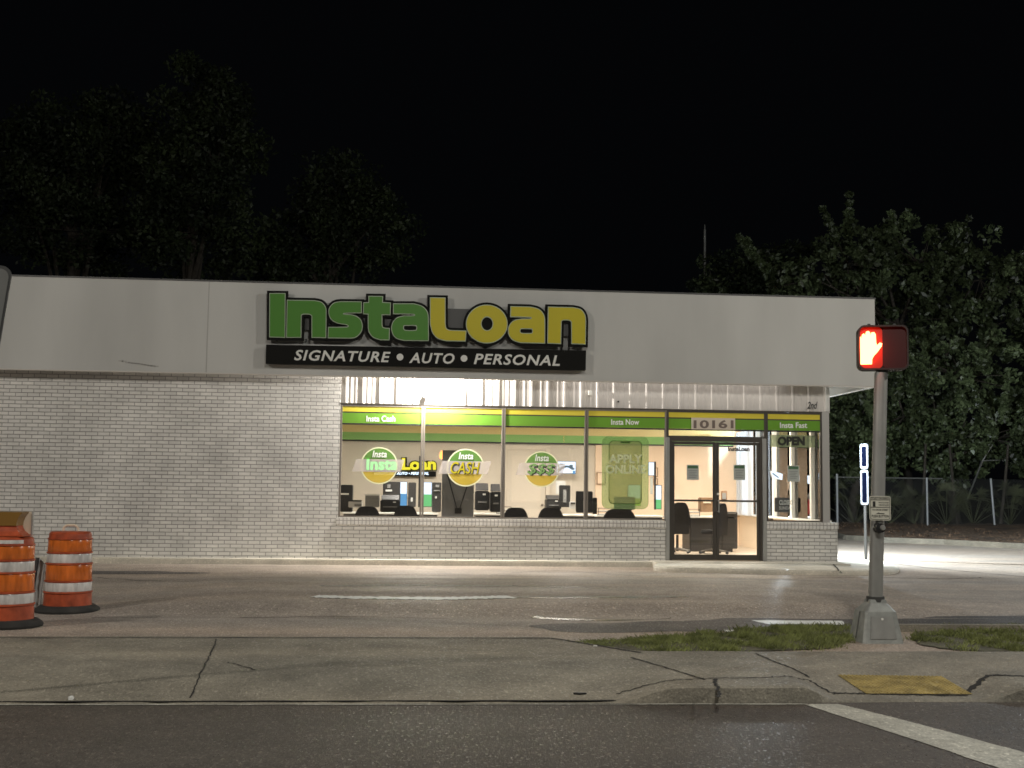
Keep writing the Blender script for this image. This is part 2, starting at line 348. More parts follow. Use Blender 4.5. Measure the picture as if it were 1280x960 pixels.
M['leafB'] = mat('leaves_dark', (.05, .065, .028), .45, noise=.6, nscale=1.1)
M['leafC'] = mat('oak_leaves', (.036, .05, .018), .6, noise=.6, nscale=.6)
M['leafD'] = mat('oak_leaves_dark', (.02, .03, .011), .65, noise=.6, nscale=.6)
M['frond'] = mat('palmetto_fronds', (.10, .11, .05), .5, noise=.5, nscale=1)
M['fence'] = mat('chain_link_steel', (.30, .30, .28), .4, .6)
M['fpost'] = mat('galvanised_post', (.40, .41, .41), .5, .3)
# ================================================================ ground
RZ = -0.10
YR = (onZ(300, 880, RZ).y + onZ(1000, 879, RZ).y)/2
def S(o): tag(o, kind='structure'); return o
def ss(a, b, x):
    t = max(0, min(1, (x-a)/(b-a))); return t*t*(3-2*t)
XA, XB, XC_, XD = PX(765, YR, 860), PX(850, YR, 860), PX(1005, YR, 860), PX(1050, YR, 870)
XE, XG = PX(1225, YR, 870), PX(1300, YR, 870)
def hz(x, y):
    w = ss(XA, XB, x)*(1-ss(XC_, XD, x)) + ss(XE, XG, x)
    e = ss(YR-.05, YR+1.15, y)
    return w*(.015) + (1-w)*(-.088+.10*e)
YB0 = onZ(400, 797.5).y
def yback(x):
    xa = onZ(690, 798).x; xb = onZ(800, 818).x; yb = onZ(900, 816).y
    if x < xa: return YB0
    if x > xb: return yb
    t = (x-xa)/(xb-xa); return YB0+(yb-YB0)*t
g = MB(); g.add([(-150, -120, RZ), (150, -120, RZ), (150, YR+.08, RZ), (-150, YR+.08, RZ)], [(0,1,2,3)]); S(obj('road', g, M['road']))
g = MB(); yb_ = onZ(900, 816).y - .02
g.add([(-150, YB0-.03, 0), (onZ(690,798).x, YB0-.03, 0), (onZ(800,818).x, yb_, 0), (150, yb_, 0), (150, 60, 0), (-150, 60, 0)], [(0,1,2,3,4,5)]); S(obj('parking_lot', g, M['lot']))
def lz(x, y):        # low crown in the lot, under the painted reflections
    return .10*ss(13.35, 14.1, y)*(1-ss(16.3, 20.5, y))*ss(-4.2, -1.9, x)*(1-ss(4.6, 8.0, x))
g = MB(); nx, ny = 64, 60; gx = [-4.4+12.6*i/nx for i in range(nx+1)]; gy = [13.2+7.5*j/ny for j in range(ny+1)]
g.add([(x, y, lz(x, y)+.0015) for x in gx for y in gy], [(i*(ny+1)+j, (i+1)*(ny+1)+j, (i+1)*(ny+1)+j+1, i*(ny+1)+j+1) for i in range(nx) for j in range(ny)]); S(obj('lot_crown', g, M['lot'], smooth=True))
# sidewalk and driveway apron: one sheet with the kerb's rise and drops
g = MB(); xs = [-14+.08*i for i in range(int(30/.08))]; nt_ = 26; vs = []
rnd = random.Random(3)
for x in xs:
    yb = yback(x); ed = .015*math.sin(x*2.1)+.01*math.sin(x*7.3)+rnd.uniform(-.006, .006)
    vs.append((x, YR+ed*.4, RZ-.02))
    for k in range(nt_):
        t = (k/(nt_-1))**1.3; y = YR+ed*.4+(yb-YR)*t
        z = hz(x, y)
        if k == 0: z -= .012
        vs.append((x, y+(.012 if k == 0 else 0), z))
n = nt_+1; fs = [(i*n+k, (i+1)*n+k, (i+1)*n+k+1, i*n+k+1) for i in range(len(xs)-1) for k in range(n-1)]
g.add(vs, fs); S(obj('sidewalk', g, M['walk'], smooth=True))
def onG(px, py):
    z = 0.0
    for _ in range(6): p = onZ(px, py, z); z = hz(p.x, p.y)
    return p
def onL(px, py):
    z = 0.0
    for _ in range(8): p = onZ(px, py, z); z = lz(p.x, p.y)
    return p
def ribbon(name, pts, wd, mt, z=None, jit=.012, sub=14, lift=.004, fn=None):
    P = [onG(px, py) if z is None else onL(px, py) if z == 0 else onZ(px, py, z) for px, py in pts]; Q = []
    for a, b in zip(P[:-1], P[1:]):
        for k in range(sub): Q.append(a.lerp(b, k/sub))
    Q.append(P[-1]); g = MB(); vs = []
    for i, q in enumerate(Q):
        d = (Q[min(i+1, len(Q)-1)]-Q[max(i-1, 0)]); d.z = 0; d.normalize(); nn = Vector((-d.y, d.x, 0))
        q = q+nn*rnd.uniform(-jit, jit); ww = wd*rnd.uniform(.55, 1.2)*.5 if jit else wd*.5
        for s in (1, -1):
            p = q+nn*s*ww; zz = (hz(p.x, p.y) if z is None else lz(p.x, p.y) if z == 0 else z)+lift; vs.append((p.x, p.y, zz))
    g.add(vs, [(2*i, 2*i+1, 2*i+3, 2*i+2) for i in range(len(Q)-1)])
    o = obj(name, g, mt); return S(o)
ribbon('pavement_crack', [(271, 799), (258, 828), (238, 873)], .013, M['crack'], jit=.007)
ribbon('pavement_crack', [(788, 822), (830, 834), (882, 850)], .020, M['crack'], jit=.007)
ribbon('pavement_crack', [(944, 817), (975, 830), (1012, 848)], .020, M['crack'], jit=.007)
ribbon('pavement_crack', [(770, 868), (830, 852), (880, 848), (960, 847), (1010, 850), (1045, 868)], .018, M['crack'], jit=.02)
ribbon('pavement_crack', [(893, 849), (897, 860), (899, 872)], .03, M['crack'])
ribbon('pavement_crack', [(285, 828), (318, 838)], .012, M['crack'])
ribbon('pavement_joint', [(-60, 797.5), (300, 797.5), (690, 798)], .03, M['crack'], jit=.006)
ribbon('pavement_crack', [(690, 798), (740, 806), (800, 816)], .05, M['dirt'])
ribbon('pavement_crack', [(1205, 868), (1235, 856), (1285, 846)], .05, M['crack'])
ribbon('pavement_crack', [(1040, 866), (1090, 868), (1210, 870)], .03, M['crack'])
ribbon('gutter_dirt', [(-60, 877.5), (300, 877), (770, 876)], .035, M['crack'], z=-.088, jit=.008)
ribbon('gutter_dirt', [(770, 876), (900, 877), (1060, 877), (1200, 875), (1340, 872)], .07, M['dirt'], z=RZ, lift=.006)
ribbon('lot_crack', [(1010, 722), (1110, 722), (1180, 724), (1230, 722)], .05, M['crack'], z=0, jit=.04)
ribbon('lot_crack', [(1110, 704), (1170, 711), (1290, 722)], .05, M['crack'], z=0, jit=.02)
ribbon('lot_crack', [(300, 765), (420, 768), (560, 766)], .02, M['crack'], z=0, jit=.03)
ribbon('lot_crack', [(120, 722), (240, 727), (330, 724)], .05, M['stain'], z=0, jit=.05)
ribbon('lot_crack', [(640, 716), (700, 713), (800, 720)], .05, M['stain'], z=0, jit=.05)
ribbon('edge_line', [(-80, 881.5), (400, 881), (1010, 880.5)], .035, M['paint'], z=RZ, jit=.004, lift=.004)
def flat(name, pts, mt, z=0.0, lift=.004, sub=6, jit=.0, follow=False):
    P = []
    n = len(pts)
    for i in range(n):
        a, b = pts[i], pts[(i+1) % n]
        for k in range(sub):
            t = k/sub; P.append((onL(a[0]+(b[0]-a[0])*t, a[1]+(b[1]-a[1])*t) if z == 0 else onZ(a[0]+(b[0]-a[0])*t, a[1]+(b[1]-a[1])*t, z)) + Vector((rnd.uniform(-jit, jit), rnd.uniform(-jit, jit), 0)))
    v, f = shape_geo([[(p.x, p.y) for p in P]]); g = MB()
    g.add([(q[0], q[1], (hz(q[0], q[1]) if follow else lz(q[0], q[1]) if z == 0 else z)+lift) for q in v], f); return S(obj(name, g, mt))
flat('crosswalk_line', [(1003, 880.5), (1048, 880.5), (1135, 902), (1290, 944), (1420, 982), (1380, 1000), (1240, 958), (1130, 921)], M['paint'], RZ, jit=.006, sub=10)
def blob(name, cx, cy, rx, ry, mt, lift, seed, rough=.25, z=0.0):
    r = random.Random(seed); a = [r.uniform(0, 6.28) for _ in range(6)]; pts = []
    for i in range(72):
        t = 2*math.pi*i/72; k = 1+rough*sum(math.sin((j+2)*t+a[j])/(j+1.5) for j in range(6))
        pts.append((cx+rx*math.cos(t)*k, cy+ry*math.sin(t)*k))
    return flat(name, pts, mt, z, lift, sub=1)
# wet places, with their bright reflections painted on as white strips
ribbon('painted_reflection', [(393, 745.6), (440, 747.2), (500, 748), (560, 748.4), (600, 747.4), (640, 746.4)], .34, M['reflscrapw'], z=0, jit=.018, lift=.006)  # bright reflection on the wet lot, laid on as white colour
ribbon('painted_reflection', [(640, 746.4), (740, 746.2), (860, 745.6)], .07, M['paint'], z=0, jit=.015, lift=.006)
ribbon('painted_reflection', [(405, 732.6), (500, 731.8), (640, 732.5)], .16, M['paint'], z=0, jit=.02, lift=.006)
ribbon('wet_edge', [(388, 746.5), (430, 748.3), (500, 749.2), (560, 749.8), (600, 748.6), (650, 747.6), (760, 747.4), (860, 746.5)], .16, M['film'], z=0, jit=.015, lift=.0045)
ribbon('wet_edge', [(400, 732.5), (500, 731.5), (640, 732.5), (760, 735.5)], .12, M['film'], z=0, jit=.015, lift=.0045)
blob('wet_patch', 755, 771, 92, 5.0, M['film'], .0045, 5, .10)
blob('wet_patch', 120, 716, 120, 2.5, M['stain'], .003, 8, .2)
blob('wet_patch', 790, 784, 120, 7, M['stain'], .0025, 11, .2)
flat('wet_patch', [(830, 789), (860, 776), (960, 769), (1110, 768), (1290, 770), (1500, 776), (1500, 786), (1290, 783), (1110, 786), (1060, 788), (930, 790)], M['stain'], lift=.002, jit=.05)
flat('painted_reflection', [(938, 775.8), (1000, 776), (1054, 776.5), (1055, 781.5), (960, 780.5)], M['reflscrapw'], lift=.005, jit=.012)  # painted reflection of the lit door and right window
flat('painted_reflection', [(905, 788.0), (985, 787.8), (980, 793.5), (912, 793.5)], M['reflscrapw'], lift=.005, jit=.012)
# far right: lot kerb, mulch bank, dark ground beyond
kp = [(1046, 671), (1058, 675), (1100, 678), (1180, 681), (1280, 686.5), (1420, 696)]
K = [onZ(a, b) for a, b in kp]
g = MB(); N_ = len(K); vs = []
for p in K: vs += [(p.x, p.y, 0), (p.x, p.y+.02, .15), (p.x, p.y+.18, .15), (p.x, p.y+.3, 0)]
g.add(vs, [(4*i+k, 4*i+4+k, 4*i+5+k, 4*i+1+k) for i in range(N_-1) for k in range(3)]); S(obj('kerb', g, M['walk']))
YF = 43.0
g = MB(); vs = []; nx = 60
for i in range(nx+1):
    x = K[0].x-3+i*(K[-1].x-K[0].x+12)/nx
    yk = np.interp(x, [p.x for p in K], [p.y for p in K])+.16
    for k in range(7):
        t = k/6; vs.append((x, yk+(YF+1.5-yk)*t, .12+.2*t+rnd.uniform(-.03, .04)))
g.add(vs, [(7*i+k, 7*i+7+k, 7*i+8+k, 7*i+1+k) for i in range(nx) for k in range(6)]); S(obj('mulch_bank', g, M['mulch']))
g = MB(); g.add([(-150, YF+1.4, .28), (150, YF+1.4, .28), (400, 500, .5), (-400, 500, .5)], [(0,1,2,3)]); S(obj('far_ground', g, M['dirt']))
# kerb behind the grass on the right
a = onZ(1112, 790); b = onZ(1500, 800); g = MB(); g.box(a.x, a.y, -.02, b.x, a.y+.15, .07); S(obj('kerb', g, M['walk'], bevel=.02))
# concrete ledge along the wall and the walkway at the door
g = MB(); XW0 = PX(815, F-.4, 705); g.box(-16, F-.36, -.02, PX(822, F-.4, 705), F+.02, .095); S(obj('wall_ledge', g, M['ledge'], bevel=.02))
wk = [(812, 713), (822, 705.5), (845, 700), (940, 697), (1047, 698), (1112, 702), (1130, 716), (1100, 720), (960, 718.5), (880, 716), (835, 715.5)]
P = [onZ(a, b, .0) for a, b in wk]; 
for i, p in enumerate(P): 
    if p.y > F-.02: p.y = F-.02 if p.x < PX(1047, F, 690) else p.y
v, f = shape_geo([chaikin(chaikin([(p.x, p.y, 1) for p in P]))]); g = MB()
cx = sum(p.x for p in P)/len(P); cy = sum(p.y for p in P)/len(P)
outer = chaikin(chaikin([(p.x, p.y, 1) for p in P])); rings = []
for s, z in ((1.0, -.02), (1.0, .05), (.992, .085), (.975, .10)):
    rings.append([(cx+(p[0]-cx)*s, cy+(p[1]-cy)*(s if s > .99 else .95), z if p[0] < PX(1060, F, 700) else z*max(.12, 1-(p[0]-PX(1060, F, 700))/1.2)) for p in outer])
g.loft(rings); S(obj('walkway', g, M['ledge'], smooth=False))
g = MB(); g.box(PX(815, F-.3, 700), F-.7, 0, PX(1047, F, 690), F+.03, .108); S(obj('walkway', g, M['ledge'], bevel=.01))
ribbon('walkway_crack', [(1040, 701), (1046, 711), (1052, 717)], .03, M['crack'], z=.1, jit=.02)
# ================================================================ building
XL = -17.0; XCN = PX(1047, F, 670); XT = PX(1036, F, 500)
ZS = PZ(475, 647, F); ZWT = (PZ(475, 506, F)+PZ(1000, 516, F))/2
FY = F-.34
ZFB = (PZ(10, 460, FY)+PZ(700, 474.5, FY)+PZ(1090, 483, FY))/3; ZFT = (PZ(15, 345.5, FY)+PZ(600, 361, FY)+PZ(1092, 374, FY))/3
XFR = PX(1094, FY, 430); ZSO = ZFB+.16
print('YR', YR, 'ZS', ZS, 'ZWT', ZWT, 'ZFB', ZFB, 'ZFT', ZFT, 'XCN', XCN, 'XT', XT, 'XFR', XFR, [PZ(*q, FY) for q in ((10,460),(700,474.5),(1090,483),(15,345.5),(600,361),(1092,374))])
B = thing('store_building', (0, F, 0), 'low white brick shop with plain white parapet, corrugated strip and lit glass front', 'building')
XW = [PX(424, F, 580), PX(528, F, 580), PX(629, F, 580), PX(733, F, 580), PX(833.5, F, 580)]
XD0, XD1 = PX(837.5, F, 620), PX(952.5, F, 620)
XR0, XR1 = PX(958, F, 600), PX(1028, F, 600)
XJ0, XJ1 = PX(832, F, 620), PX(958, F, 620)
HC = .135
g = MB(); g.box(XL, F, 0, XW[0], F+.22, ZSO); obj('brick_wall', g, M['brick'], B)
g = MB(); g.box(XW[0]-.01, F+.001, 0, XJ0, F+.22, ZS-HC); obj('brick_wall', g, M['brick'], B)
g = MB(); g.box(XJ1, F+.001, 0, XCN, F+.22, ZS-HC); obj('brick_wall', g, M['brick'], B)
g = MB(); g.box(XCN-.22, F+.22, 0, XCN, F+7, ZS-HC); obj('brick_wall', g, M['brick'], B)
g = MB(); g.box(XW[0]-.03, F-.035, ZS-HC, XJ0, F+.22, ZS-.005); obj('brick_sill', g, M['header'], B, bevel=.008)
g = MB(); g.box(XJ1, F-.035, ZS-HC, XCN+.01, F+.22, ZS-.005); obj('brick_sill', g, M['header'], B, bevel=.008)
g = MB(); g.box(XCN-.22, F+.225, ZS-HC, XCN+.01, F+7, ZS-.005); obj('brick_sill', g, M['header'], B)
# corrugated strip: narrow proud ribs with two low ones in every bay
g = MB(); pr = []; x = XW[0]+.06; pitch_ = (PX(1008, F, 490)-PX(450, F, 490))/27.0
prof = []
while x < XT-.05:
    prof += [(x, .0), (x+.018, .015), (x+.05, .015), (x+.068, .0)]
    for q in (.36, .66):
        prof += [(x+q*pitch_-.01, 0), (x+q*pitch_, .004), (x+q*pitch_+.02, .004), (x+q*pitch_+.03, 0)]
    x += pitch_
prof = [(XW[0], 0)]+[p for p in prof if p[0] < XT]+[(XT, 0)]
vs = []
for px_, d in prof: vs += [(px_, F+.03-d, ZWT+.03), (px_, F+.03-d, ZSO)]
g.add(vs, [(2*i, 2*i+2, 2*i+3, 2*i+1) for i in range(len(prof)-1)]); g.box(XW[0], F+.035, ZWT+.03, XT-.01, F+.2, ZSO); obj('corrugated_panel', g, M['panel'], B)
g = MB(); g.box(XT-.06, F-.02, ZWT+.03, XT+.01, F+.1, ZSO); obj('corner_trim', g, M['stucco'], B)
g = MB(); g.box(XT, F+.1, ZWT+.03, XT+.005, F+7, ZSO); obj('side_panel', g, M['panel'], B)
# parapet band
g = MB(); g.box(XL, FY, ZFB, XFR, FY+.09, ZFT); obj('fascia', g, M['stucco'], B)
g = MB(); g.box(XFR-.09, FY+.092, ZFB, XFR, F+9, ZFT); obj('fascia', g, M['stucco'], B)
g = MB(); g.box(XL, FY-.012, ZFT+.001, XFR+.012, FY+.12, ZFT+.03); g.box(XFR-.11, FY+.121, ZFT+.001, XFR+.012, F+9, ZFT+.03); obj('parapet_cap', g, M['dgrey'], B)
g = MB(); xs_ = PX(260, FY, 400); g.box(xs_-.008, FY-.006, ZFB, xs_+.008, FY-.001, ZFT); obj('panel_seam', g, M['greyframe'], B)
g = MB(); g.box(XL, FY-.01, ZFB-.025, XFR+.01, FY+.10, ZFB-.001); obj('drip_edge', g, M['soffit'], B)
g = MB(); g.box(XFR-.10, FY+.101, ZFB-.025, XFR+.01, F+9, ZFB-.001); obj('drip_edge', g, M['stucco'], B)
g = MB(); g.box(XL, FY+.09, ZSO, XFR-.09, F+9, ZSO+.05); obj('soffit', g, M['soffit'], B)
g = MB(); g.box(XL, FY+.09, ZFT-.35, XFR-.09, F+9, ZFT-.25); obj('roof', g, M['dgrey'], B)
# stain on the band
g = MB()
for k in range(12):
    a = onY(148+k*4, 451.5+k*.6+rnd.uniform(-.6, .6), FY-.002); g.box(a.x, FY-.003, a.z-.012, a.x+.09, FY-.001, a.z+.01)
obj('scuff_mark', g, M['greyframe'], B)
# small fixtures on the strip
for (a, b_) in ((738, 491), (532, 494)):
    g = MB(); bx(g, a-2.4, b_-3, a+2.4, b_+3, F-.045, .05); obj('wall_fixture', g, M['white'], B, bevel=.006)
g = MB(); text_px(g, '2nd', F-.016, 1009, 502, 1022, 511, shear=.3, bold=.02); obj('scribble', g, M['pblack'], B)
for px_, py_ in ((773, 502),):
    g = MB(); a = onY(px_, py_, F+.0); g.box(a.x-.015, F-.003, a.z-.015, a.x+.015, F+.03, a.z+.015); obj('bolt', g, M['black'], B)
# interior shell
YBK = F+6.0; ZF = .12; ZCL = ZWT+.02; XSPL = PX(744, YBK, 590)
g = MB(); g.box(XW[0]-1.5, F+.22, .05, XCN-.22, YBK+.1, ZF); obj('interior_floor', g, M['ifloor'], B)
g = MB(); g.box(XW[0]-1.5, F+.24, ZCL, XCN-.05, YBK+.1, ZCL+.06); obj('ceiling', g, M['ceil'], B)
g = MB(); g.box(XW[0]-1.5, YBK, ZF, XSPL, YBK+.1, ZCL); obj('interior_wall', g, M['wallL'], B)
g = MB(); g.box(XSPL, YBK-.05, ZF, XCN-.0, YBK+.1, ZCL); obj('interior_wall', g, M['wallR'], B)
g = MB(); g.box(XW[0]-1.6, F+.22, ZF, XW[0]-1.5, YBK+.1, ZCL); obj('interior_wall', g, M['wallL'], B)
g = MB(); g.box(XW[0]-.2, F+.22, ZF, XW[0]-1.5, F+.3, ZCL); obj('interior_wall', g, M['wallL'], B)
g = MB(); g.box(XCN-.26, F+.22, ZF, XCN-.222, YBK, ZS); obj('knee_wall', g, M['cream'], B)
g = MB(); g.box(XCN-.34, F+.26, ZS, XCN-.02, YBK, ZS+.03); obj('window_ledge', g, M['white'], B)
# wall stripes (seen below the film on the glass)
zt = [PZ(475, y, YBK-.07) for y in (532.5, 540.5, 550.0, 551.8)]
for nm, a, b_, mt in (('wall_stripe', zt[1], zt[0]+.25, 'itan'), ('wall_stripe', zt[2], zt[1], 'igreen'), ('wall_stripe', zt[3], zt[2], 'black')):
    g = MB(); g.box(XW[0]-1.4, YBK-.075, a, XCN-.4, YBK-.055, b_-.001); obj(nm, g, M[mt], B)
# side wall glazing with pale posts
for k in range(5):
    y = F+.9+k*1.25; g = MB(); g.box(XCN-.20, y, ZS+.03, XCN-.08, y+.10, ZWT); obj('side_mullion', g, M['white'], B)
for k in range(5):
    y = F+.1+k*1.25; g = MB(); g.box(XCN-.13, y+(.0 if k else .12), ZS+.03, XCN-.125, y+.8, ZWT); obj('side_pane', g, M['glass'], B)
g = MB()
for k in range(7):      # gathered white blind at the back end of the side windows
    g.box(XCN-.42+.012*(k % 2), YBK-1.7+k*.19, ZS+.03, XCN-.39+.012*(k % 2), YBK-1.7+k*.19+.17, ZWT-.12)
obj('side_blind', g, M['blind'], B)
for k, (xx) in enumerate((XW[0]+1.6, XW[0]+4.6, XW[0]+8.0)):
    g = MB(); g.box(xx-.6, F+2.2, ZCL-.03, xx+.6, F+3.4, ZCL-.005); obj('ceiling_light', g, emit_mat('ceiling_light_panel', (1, .95, .85), 3), B)
    lamp('ceiling_lamp', 'AREA', (xx, F+2.8, ZCL-.05), [165, 165, 225][k], [(1, .95, .86), (1, .93, .82), (1, .90, .74)][k], 1.1, aim=(xx, F+2.8, 0))
# ---------------------------------------------------------------- windows
zy0, zy1 = PZ(475, 515.0, F), PZ(475, 508.3, F); zg0, zg1 = PZ(475, 529.2, F), PZ(475, 516.6, F); zb0 = PZ(475, 531.3, F)
FD = .07
def frame_mb(x0, x1, z0, z1, t=.035, y0=F-.0, d=.08):
    g = MB(); g.box(x0, y0, z0, x0+t, y0+d, z1); g.box(x1-t, y0, z0, x1, y0+d, z1); g.box(x0+t+.001, y0+.002, z1-t, x1-t-.001, y0+d, z1); g.box(x0+t+.001, y0+.002, z0, x1-t-.001, y0+d, z0+t*.8); return g
def bands(W, x0, x1, text=None, tpx=None):
    for nm, a, b_, mt in (('yellow_band', zy0, zy1, 'vyellow'), ('green_band', zg0, zg1, 'vgreen'), ('black_band', zb0, zg0-.002, 'vblack')):
        g = MB(); g.box(x0, F+.010, a, x1, F+.012, b_); obj(nm, g, M[mt], W)
    g = MB(); g.box(x0, F+.0125, zg1-.003, x1, F+.014, zy0+.003); obj('band_gap', g, M['bronze'], W)
    if text:
        g = MB(); text_px(g, text, F+.007, *tpx, bold=.018); obj('lettering', g, M['vwhite'], W)
for i, (tx, tp) in enumerate((('Insta Cash', (458, 519.5, 494, 527)), (None, None), (None, None), ('Insta Now', (764, 524, 799, 531)))):
    x0, x1 = XW[i]+.003, XW[i+1]-.003
    W = obj('window', frame_mb(x0, x1, ZS, ZWT), M['alu'] if i < 2 else M['alu'], B, bevel=.004)
    g = MB(); g.box(x0+.03, F+.040, ZS+.02, x1-.03, F+.044, ZWT-.03); obj('pane', g, M['glass'], W)
    bands(W, x0+.035, x1-.035, tx, tp)
x0, x1 = XR0+.003, XR1
W = obj('window', frame_mb(x0, x1, ZS, ZWT), M['bronze'], B, bevel=.004)
g = MB(); g.box(x0+.03, F+.040, ZS+.02, x1-.03, F+.044, ZWT-.03); obj('pane', g, M['glass'], W)
bands(W, x0+.035, x1-.035, 'Insta Fast', (975, 528, 1009, 535))
g = MB(); g.box(XR1+.003, F-.005, ZS-.005, XT, F+.12, ZWT+.028); obj('corner_post', g, M['greyframe'], B)
g = MB(); g.box(XW[0]-.01, F-.004, ZWT+.002, XT, F+.06, ZWT+.022); obj('head_flashing', g, M['bronze'], B)
# ---------------------------------------------------------------- entrance
ZDT = PZ(895, 547.5, F); ZDB = .11
g = MB(); g.box(XJ0, F-.03, ZDB, XD0-.012, F+.12, ZDT+.0); obj('door_post', g, M['galv'], B, bevel=.008)
g = MB(); g.box(XD1+.012, F-.03, ZDB, XJ1, F+.12, ZDT+.0); obj('door_post', g, M['galv'], B, bevel=.008)
T = obj('transom_window', frame_mb(XW[4]+.003, XR0-.003, ZDT+.005, ZWT), M['bronze'], B)
g = MB(); g.box(XW[4]+.03, F+.04, ZDT+.03, XR0-.03, F+.044, ZWT-.03); obj('pane', g, M['glass'], T)
bands(T, XW[4]+.035, XR0-.035)
g = MB(); g.box(XD0-.01, F, ZDT-.07, XD1+.01, F+.1, ZDT+.003); g.box(XD0-.01, F, ZDB, XD0+.035, F+.1, ZDT-.071); g.box(XD1-.035, F, ZDB, XD1+.01, F+.1, ZDT-.071); obj('door_frame', g, M['bronze'], B)
XM = PX(895.5, F, 620)
for s, (a, b_) in enumerate(((XD0+.037, XM-.004), (XM+.004, XD1-.037))):
    g = MB(); z0, z1 = ZDB+.01, ZDT-.075; t = .055
    g.box(a, F+.02, z0, a+t, F+.065, z1); g.box(b_-t, F+.02, z0, b_, F+.065, z1); g.box(a+t+.001, F+.022, z1-t, b_-t-.001, F+.063, z1); g.box(a+t+.001, F+.022, z0, b_-t-.001, F+.063, z0+.10)
    D = obj('door', g, M['bronze'], B, bevel=.004)
    g = MB(); g.box(a+t, F+.04, z0+.1, b_-t, F+.044, z1-t); obj('pane', g, M['glass'], D)
    zb = PZ(895, 626, F); g = MB(); g.box(a+.03, F-.02, zb-.018, b_-.03, F+.012, zb+.018); obj('push_bar', g, M['bronze'], D, bevel=.005)
    hx = b_-.03 if s == 0 else a+.03; g = MB(); g.tube((hx, F-.05, zb+.02), (hx, F-.05, zb-.22), .013); g.tube((hx, F-.05, zb), (hx, F+.02, zb), .01); g.tube((hx, F-.05, zb-.2), (hx, F+.02, zb-.2), .01); obj('handle', g, M['galv'] if s else M['bronze'], D, smooth=True)
    if s: g = MB(); g.tube((hx, F, zb+.13), (hx, F+.02, zb+.13), .022, n=16); obj('lock', g, M['white'], D)
# ================================================================ big sign on the band
YS = FY-.17
def P1(l): return [(p[0]/5.3333+320, p[1]/5.3333+350)+tuple(p[2:]) for p in l]
def P2(l): return [(p[0]/5.3333+540, p[1]/5.3333+350)+tuple(p[2:]) for p in l]
s_, c_ = 1, 0
letters = [
 ('letter_i', 'g', [P1([(92,90),(195,91),(193,383),(91,380)])]),
 ('letter_n', 'g', [P1([(209,135),(390,138),(440,146,1),(468,185,1),(468,225),(466,385),(373,383),(373,240),(362,228,1),(312,226,1),(302,236),(300,383),(204,383)])]),
 ('letter_s', 'g', [P1([(703,146),(703,219),(590,221,1),(580,225,1),(590,230,1),(655,233,1),(700,262,1),(712,310,1),(700,352,1),(665,385,1),(625,388),(481,386),(483,316),(605,316,1),(620,308,1),(605,297,1),(545,290,1),(500,266,1),(484,225,1),(488,185,1),(520,150,1),(565,145)])]),
 ('letter_t', 'g', [P1([(752,109),(845,110),(843,150),(897,153),(895,232),(840,231),(840,295),(843,318,1),(865,322),(890,323),(888,400),(830,399),(780,385,1),(750,345,1),(748,300),(748,228),(716,225),(718,152),(752,151)])]),
 ('letter_a', 'g', [P1([(916,159),(1050,159),(1110,172,1),(1147,215,1),(1149,270),(1150,405),(985,403),(930,390,1),(903,345,1),(905,290,1),(940,248,1),(990,240),(1050,240,1),(1062,234,1),(1050,227,1),(916,226)]),
                    P1([(990,303),(1065,303,1),(1072,310,1),(1072,330,1),(1065,338,1),(1000,338,1),(983,330,1),(983,308,1)])]),
 ('letter_l', 'y', [P2([(-12,118),(88,120),(88,290),(92,325,1),(115,336,1),(140,337),(228,340),(222,408),(95,406),(35,392,1),(0,350,1),(-12,290)])]),
 ('letter_o', 'y', [P2([(365+137*math.cos(t*math.pi/20), 294+127*math.sin(t*math.pi/20)) for t in range(40)]),
                    P2([(367+39*math.cos(t*math.pi/16), 292+46*math.sin(t*math.pi/16)) for t in range(32)])]),
 ('letter_a', 'y', [P2([(525,177),(655,180),(715,192,1),(750,235,1),(752,290),(752,422),(590,418),(535,402,1),(507,360,1),(510,305,1),(545,268,1),(595,260),(655,260,1),(665,254,1),(655,248,1),(523,246)]),
                    P2([(595,325),(663,325,1),(670,331,1),(670,350,1),(663,357,1),(600,357,1),(587,350,1),(587,331,1)])]),
 ('letter_n', 'y', [P2([(775,180),(940,184),(995,194,1),(1022,235,1),(1024,275),(1022,428),(930,425),(930,282),(920,268,1),(872,266,1),(862,276),(858,425),(770,421)])]),
]
SG = thing('shop_sign', (onY(533, 430, YS).x, YS, ZFB), 'large green and yellow letter sign with a black strip beneath on the white parapet', 'shop sign')
def world2d(l): return [(onY(p[0], p[1], YS).x, onY(p[0], p[1], YS).z)+tuple(p[2:]) for p in l]
for i, (nm, c, loops) in enumerate(letters):
    W2 = [chaikin(chaikin(chaikin(world2d(l)))) for l in loops]
    v, f = shape_geo(W2[:1], extrude=.03, offset=.052); g = MB(); y0 = YS+.035+.0015*i
    g.add([(q[0], y0-q[2], q[1]) for q in v], f); bk = obj('letter_backing', g, M['sblack'], SG)
    v, f = shape_geo(W2, extrude=.012, offset=.007); g = MB(); g.add([(q[0], YS-.002-q[2], q[1]) for q in v], f); L_ = obj(nm, g, M['strim'], SG)
    v, f = shape_geo(W2, extrude=.006, offset=-.007); g = MB(); g.add([(q[0], YS-.014-q[2], q[1]) for q in v], f); obj('letter_face', g, M['sgreen' if c == 'g' else 'syellow'], L_)
g = MB(); bx(g, 350, 385, 715, 416, YS+.075, .03); obj('raceway', g, M['dgrey'], SG)
for px_ in (345, 382, 440, 500, 560, 640, 700, 722):
    g = MB(); a = onY(px_, 424, YS); g.tube((a.x, YS+.08, a.z), (a.x, FY, a.z), .02); obj('bracket', g, M['dgrey'], SG)
a0 = [onY(*q, YS) for q in ((332.7, 430.8), (732.5, 438.2), (732, 463), (332.2, 454.6))]
g = MB(); g.prism([(p.x, YS-.02, p.z) for p in a0], (0, .13, 0)); obj('name_strip', g, M['sblack'], SG, bevel=.004)
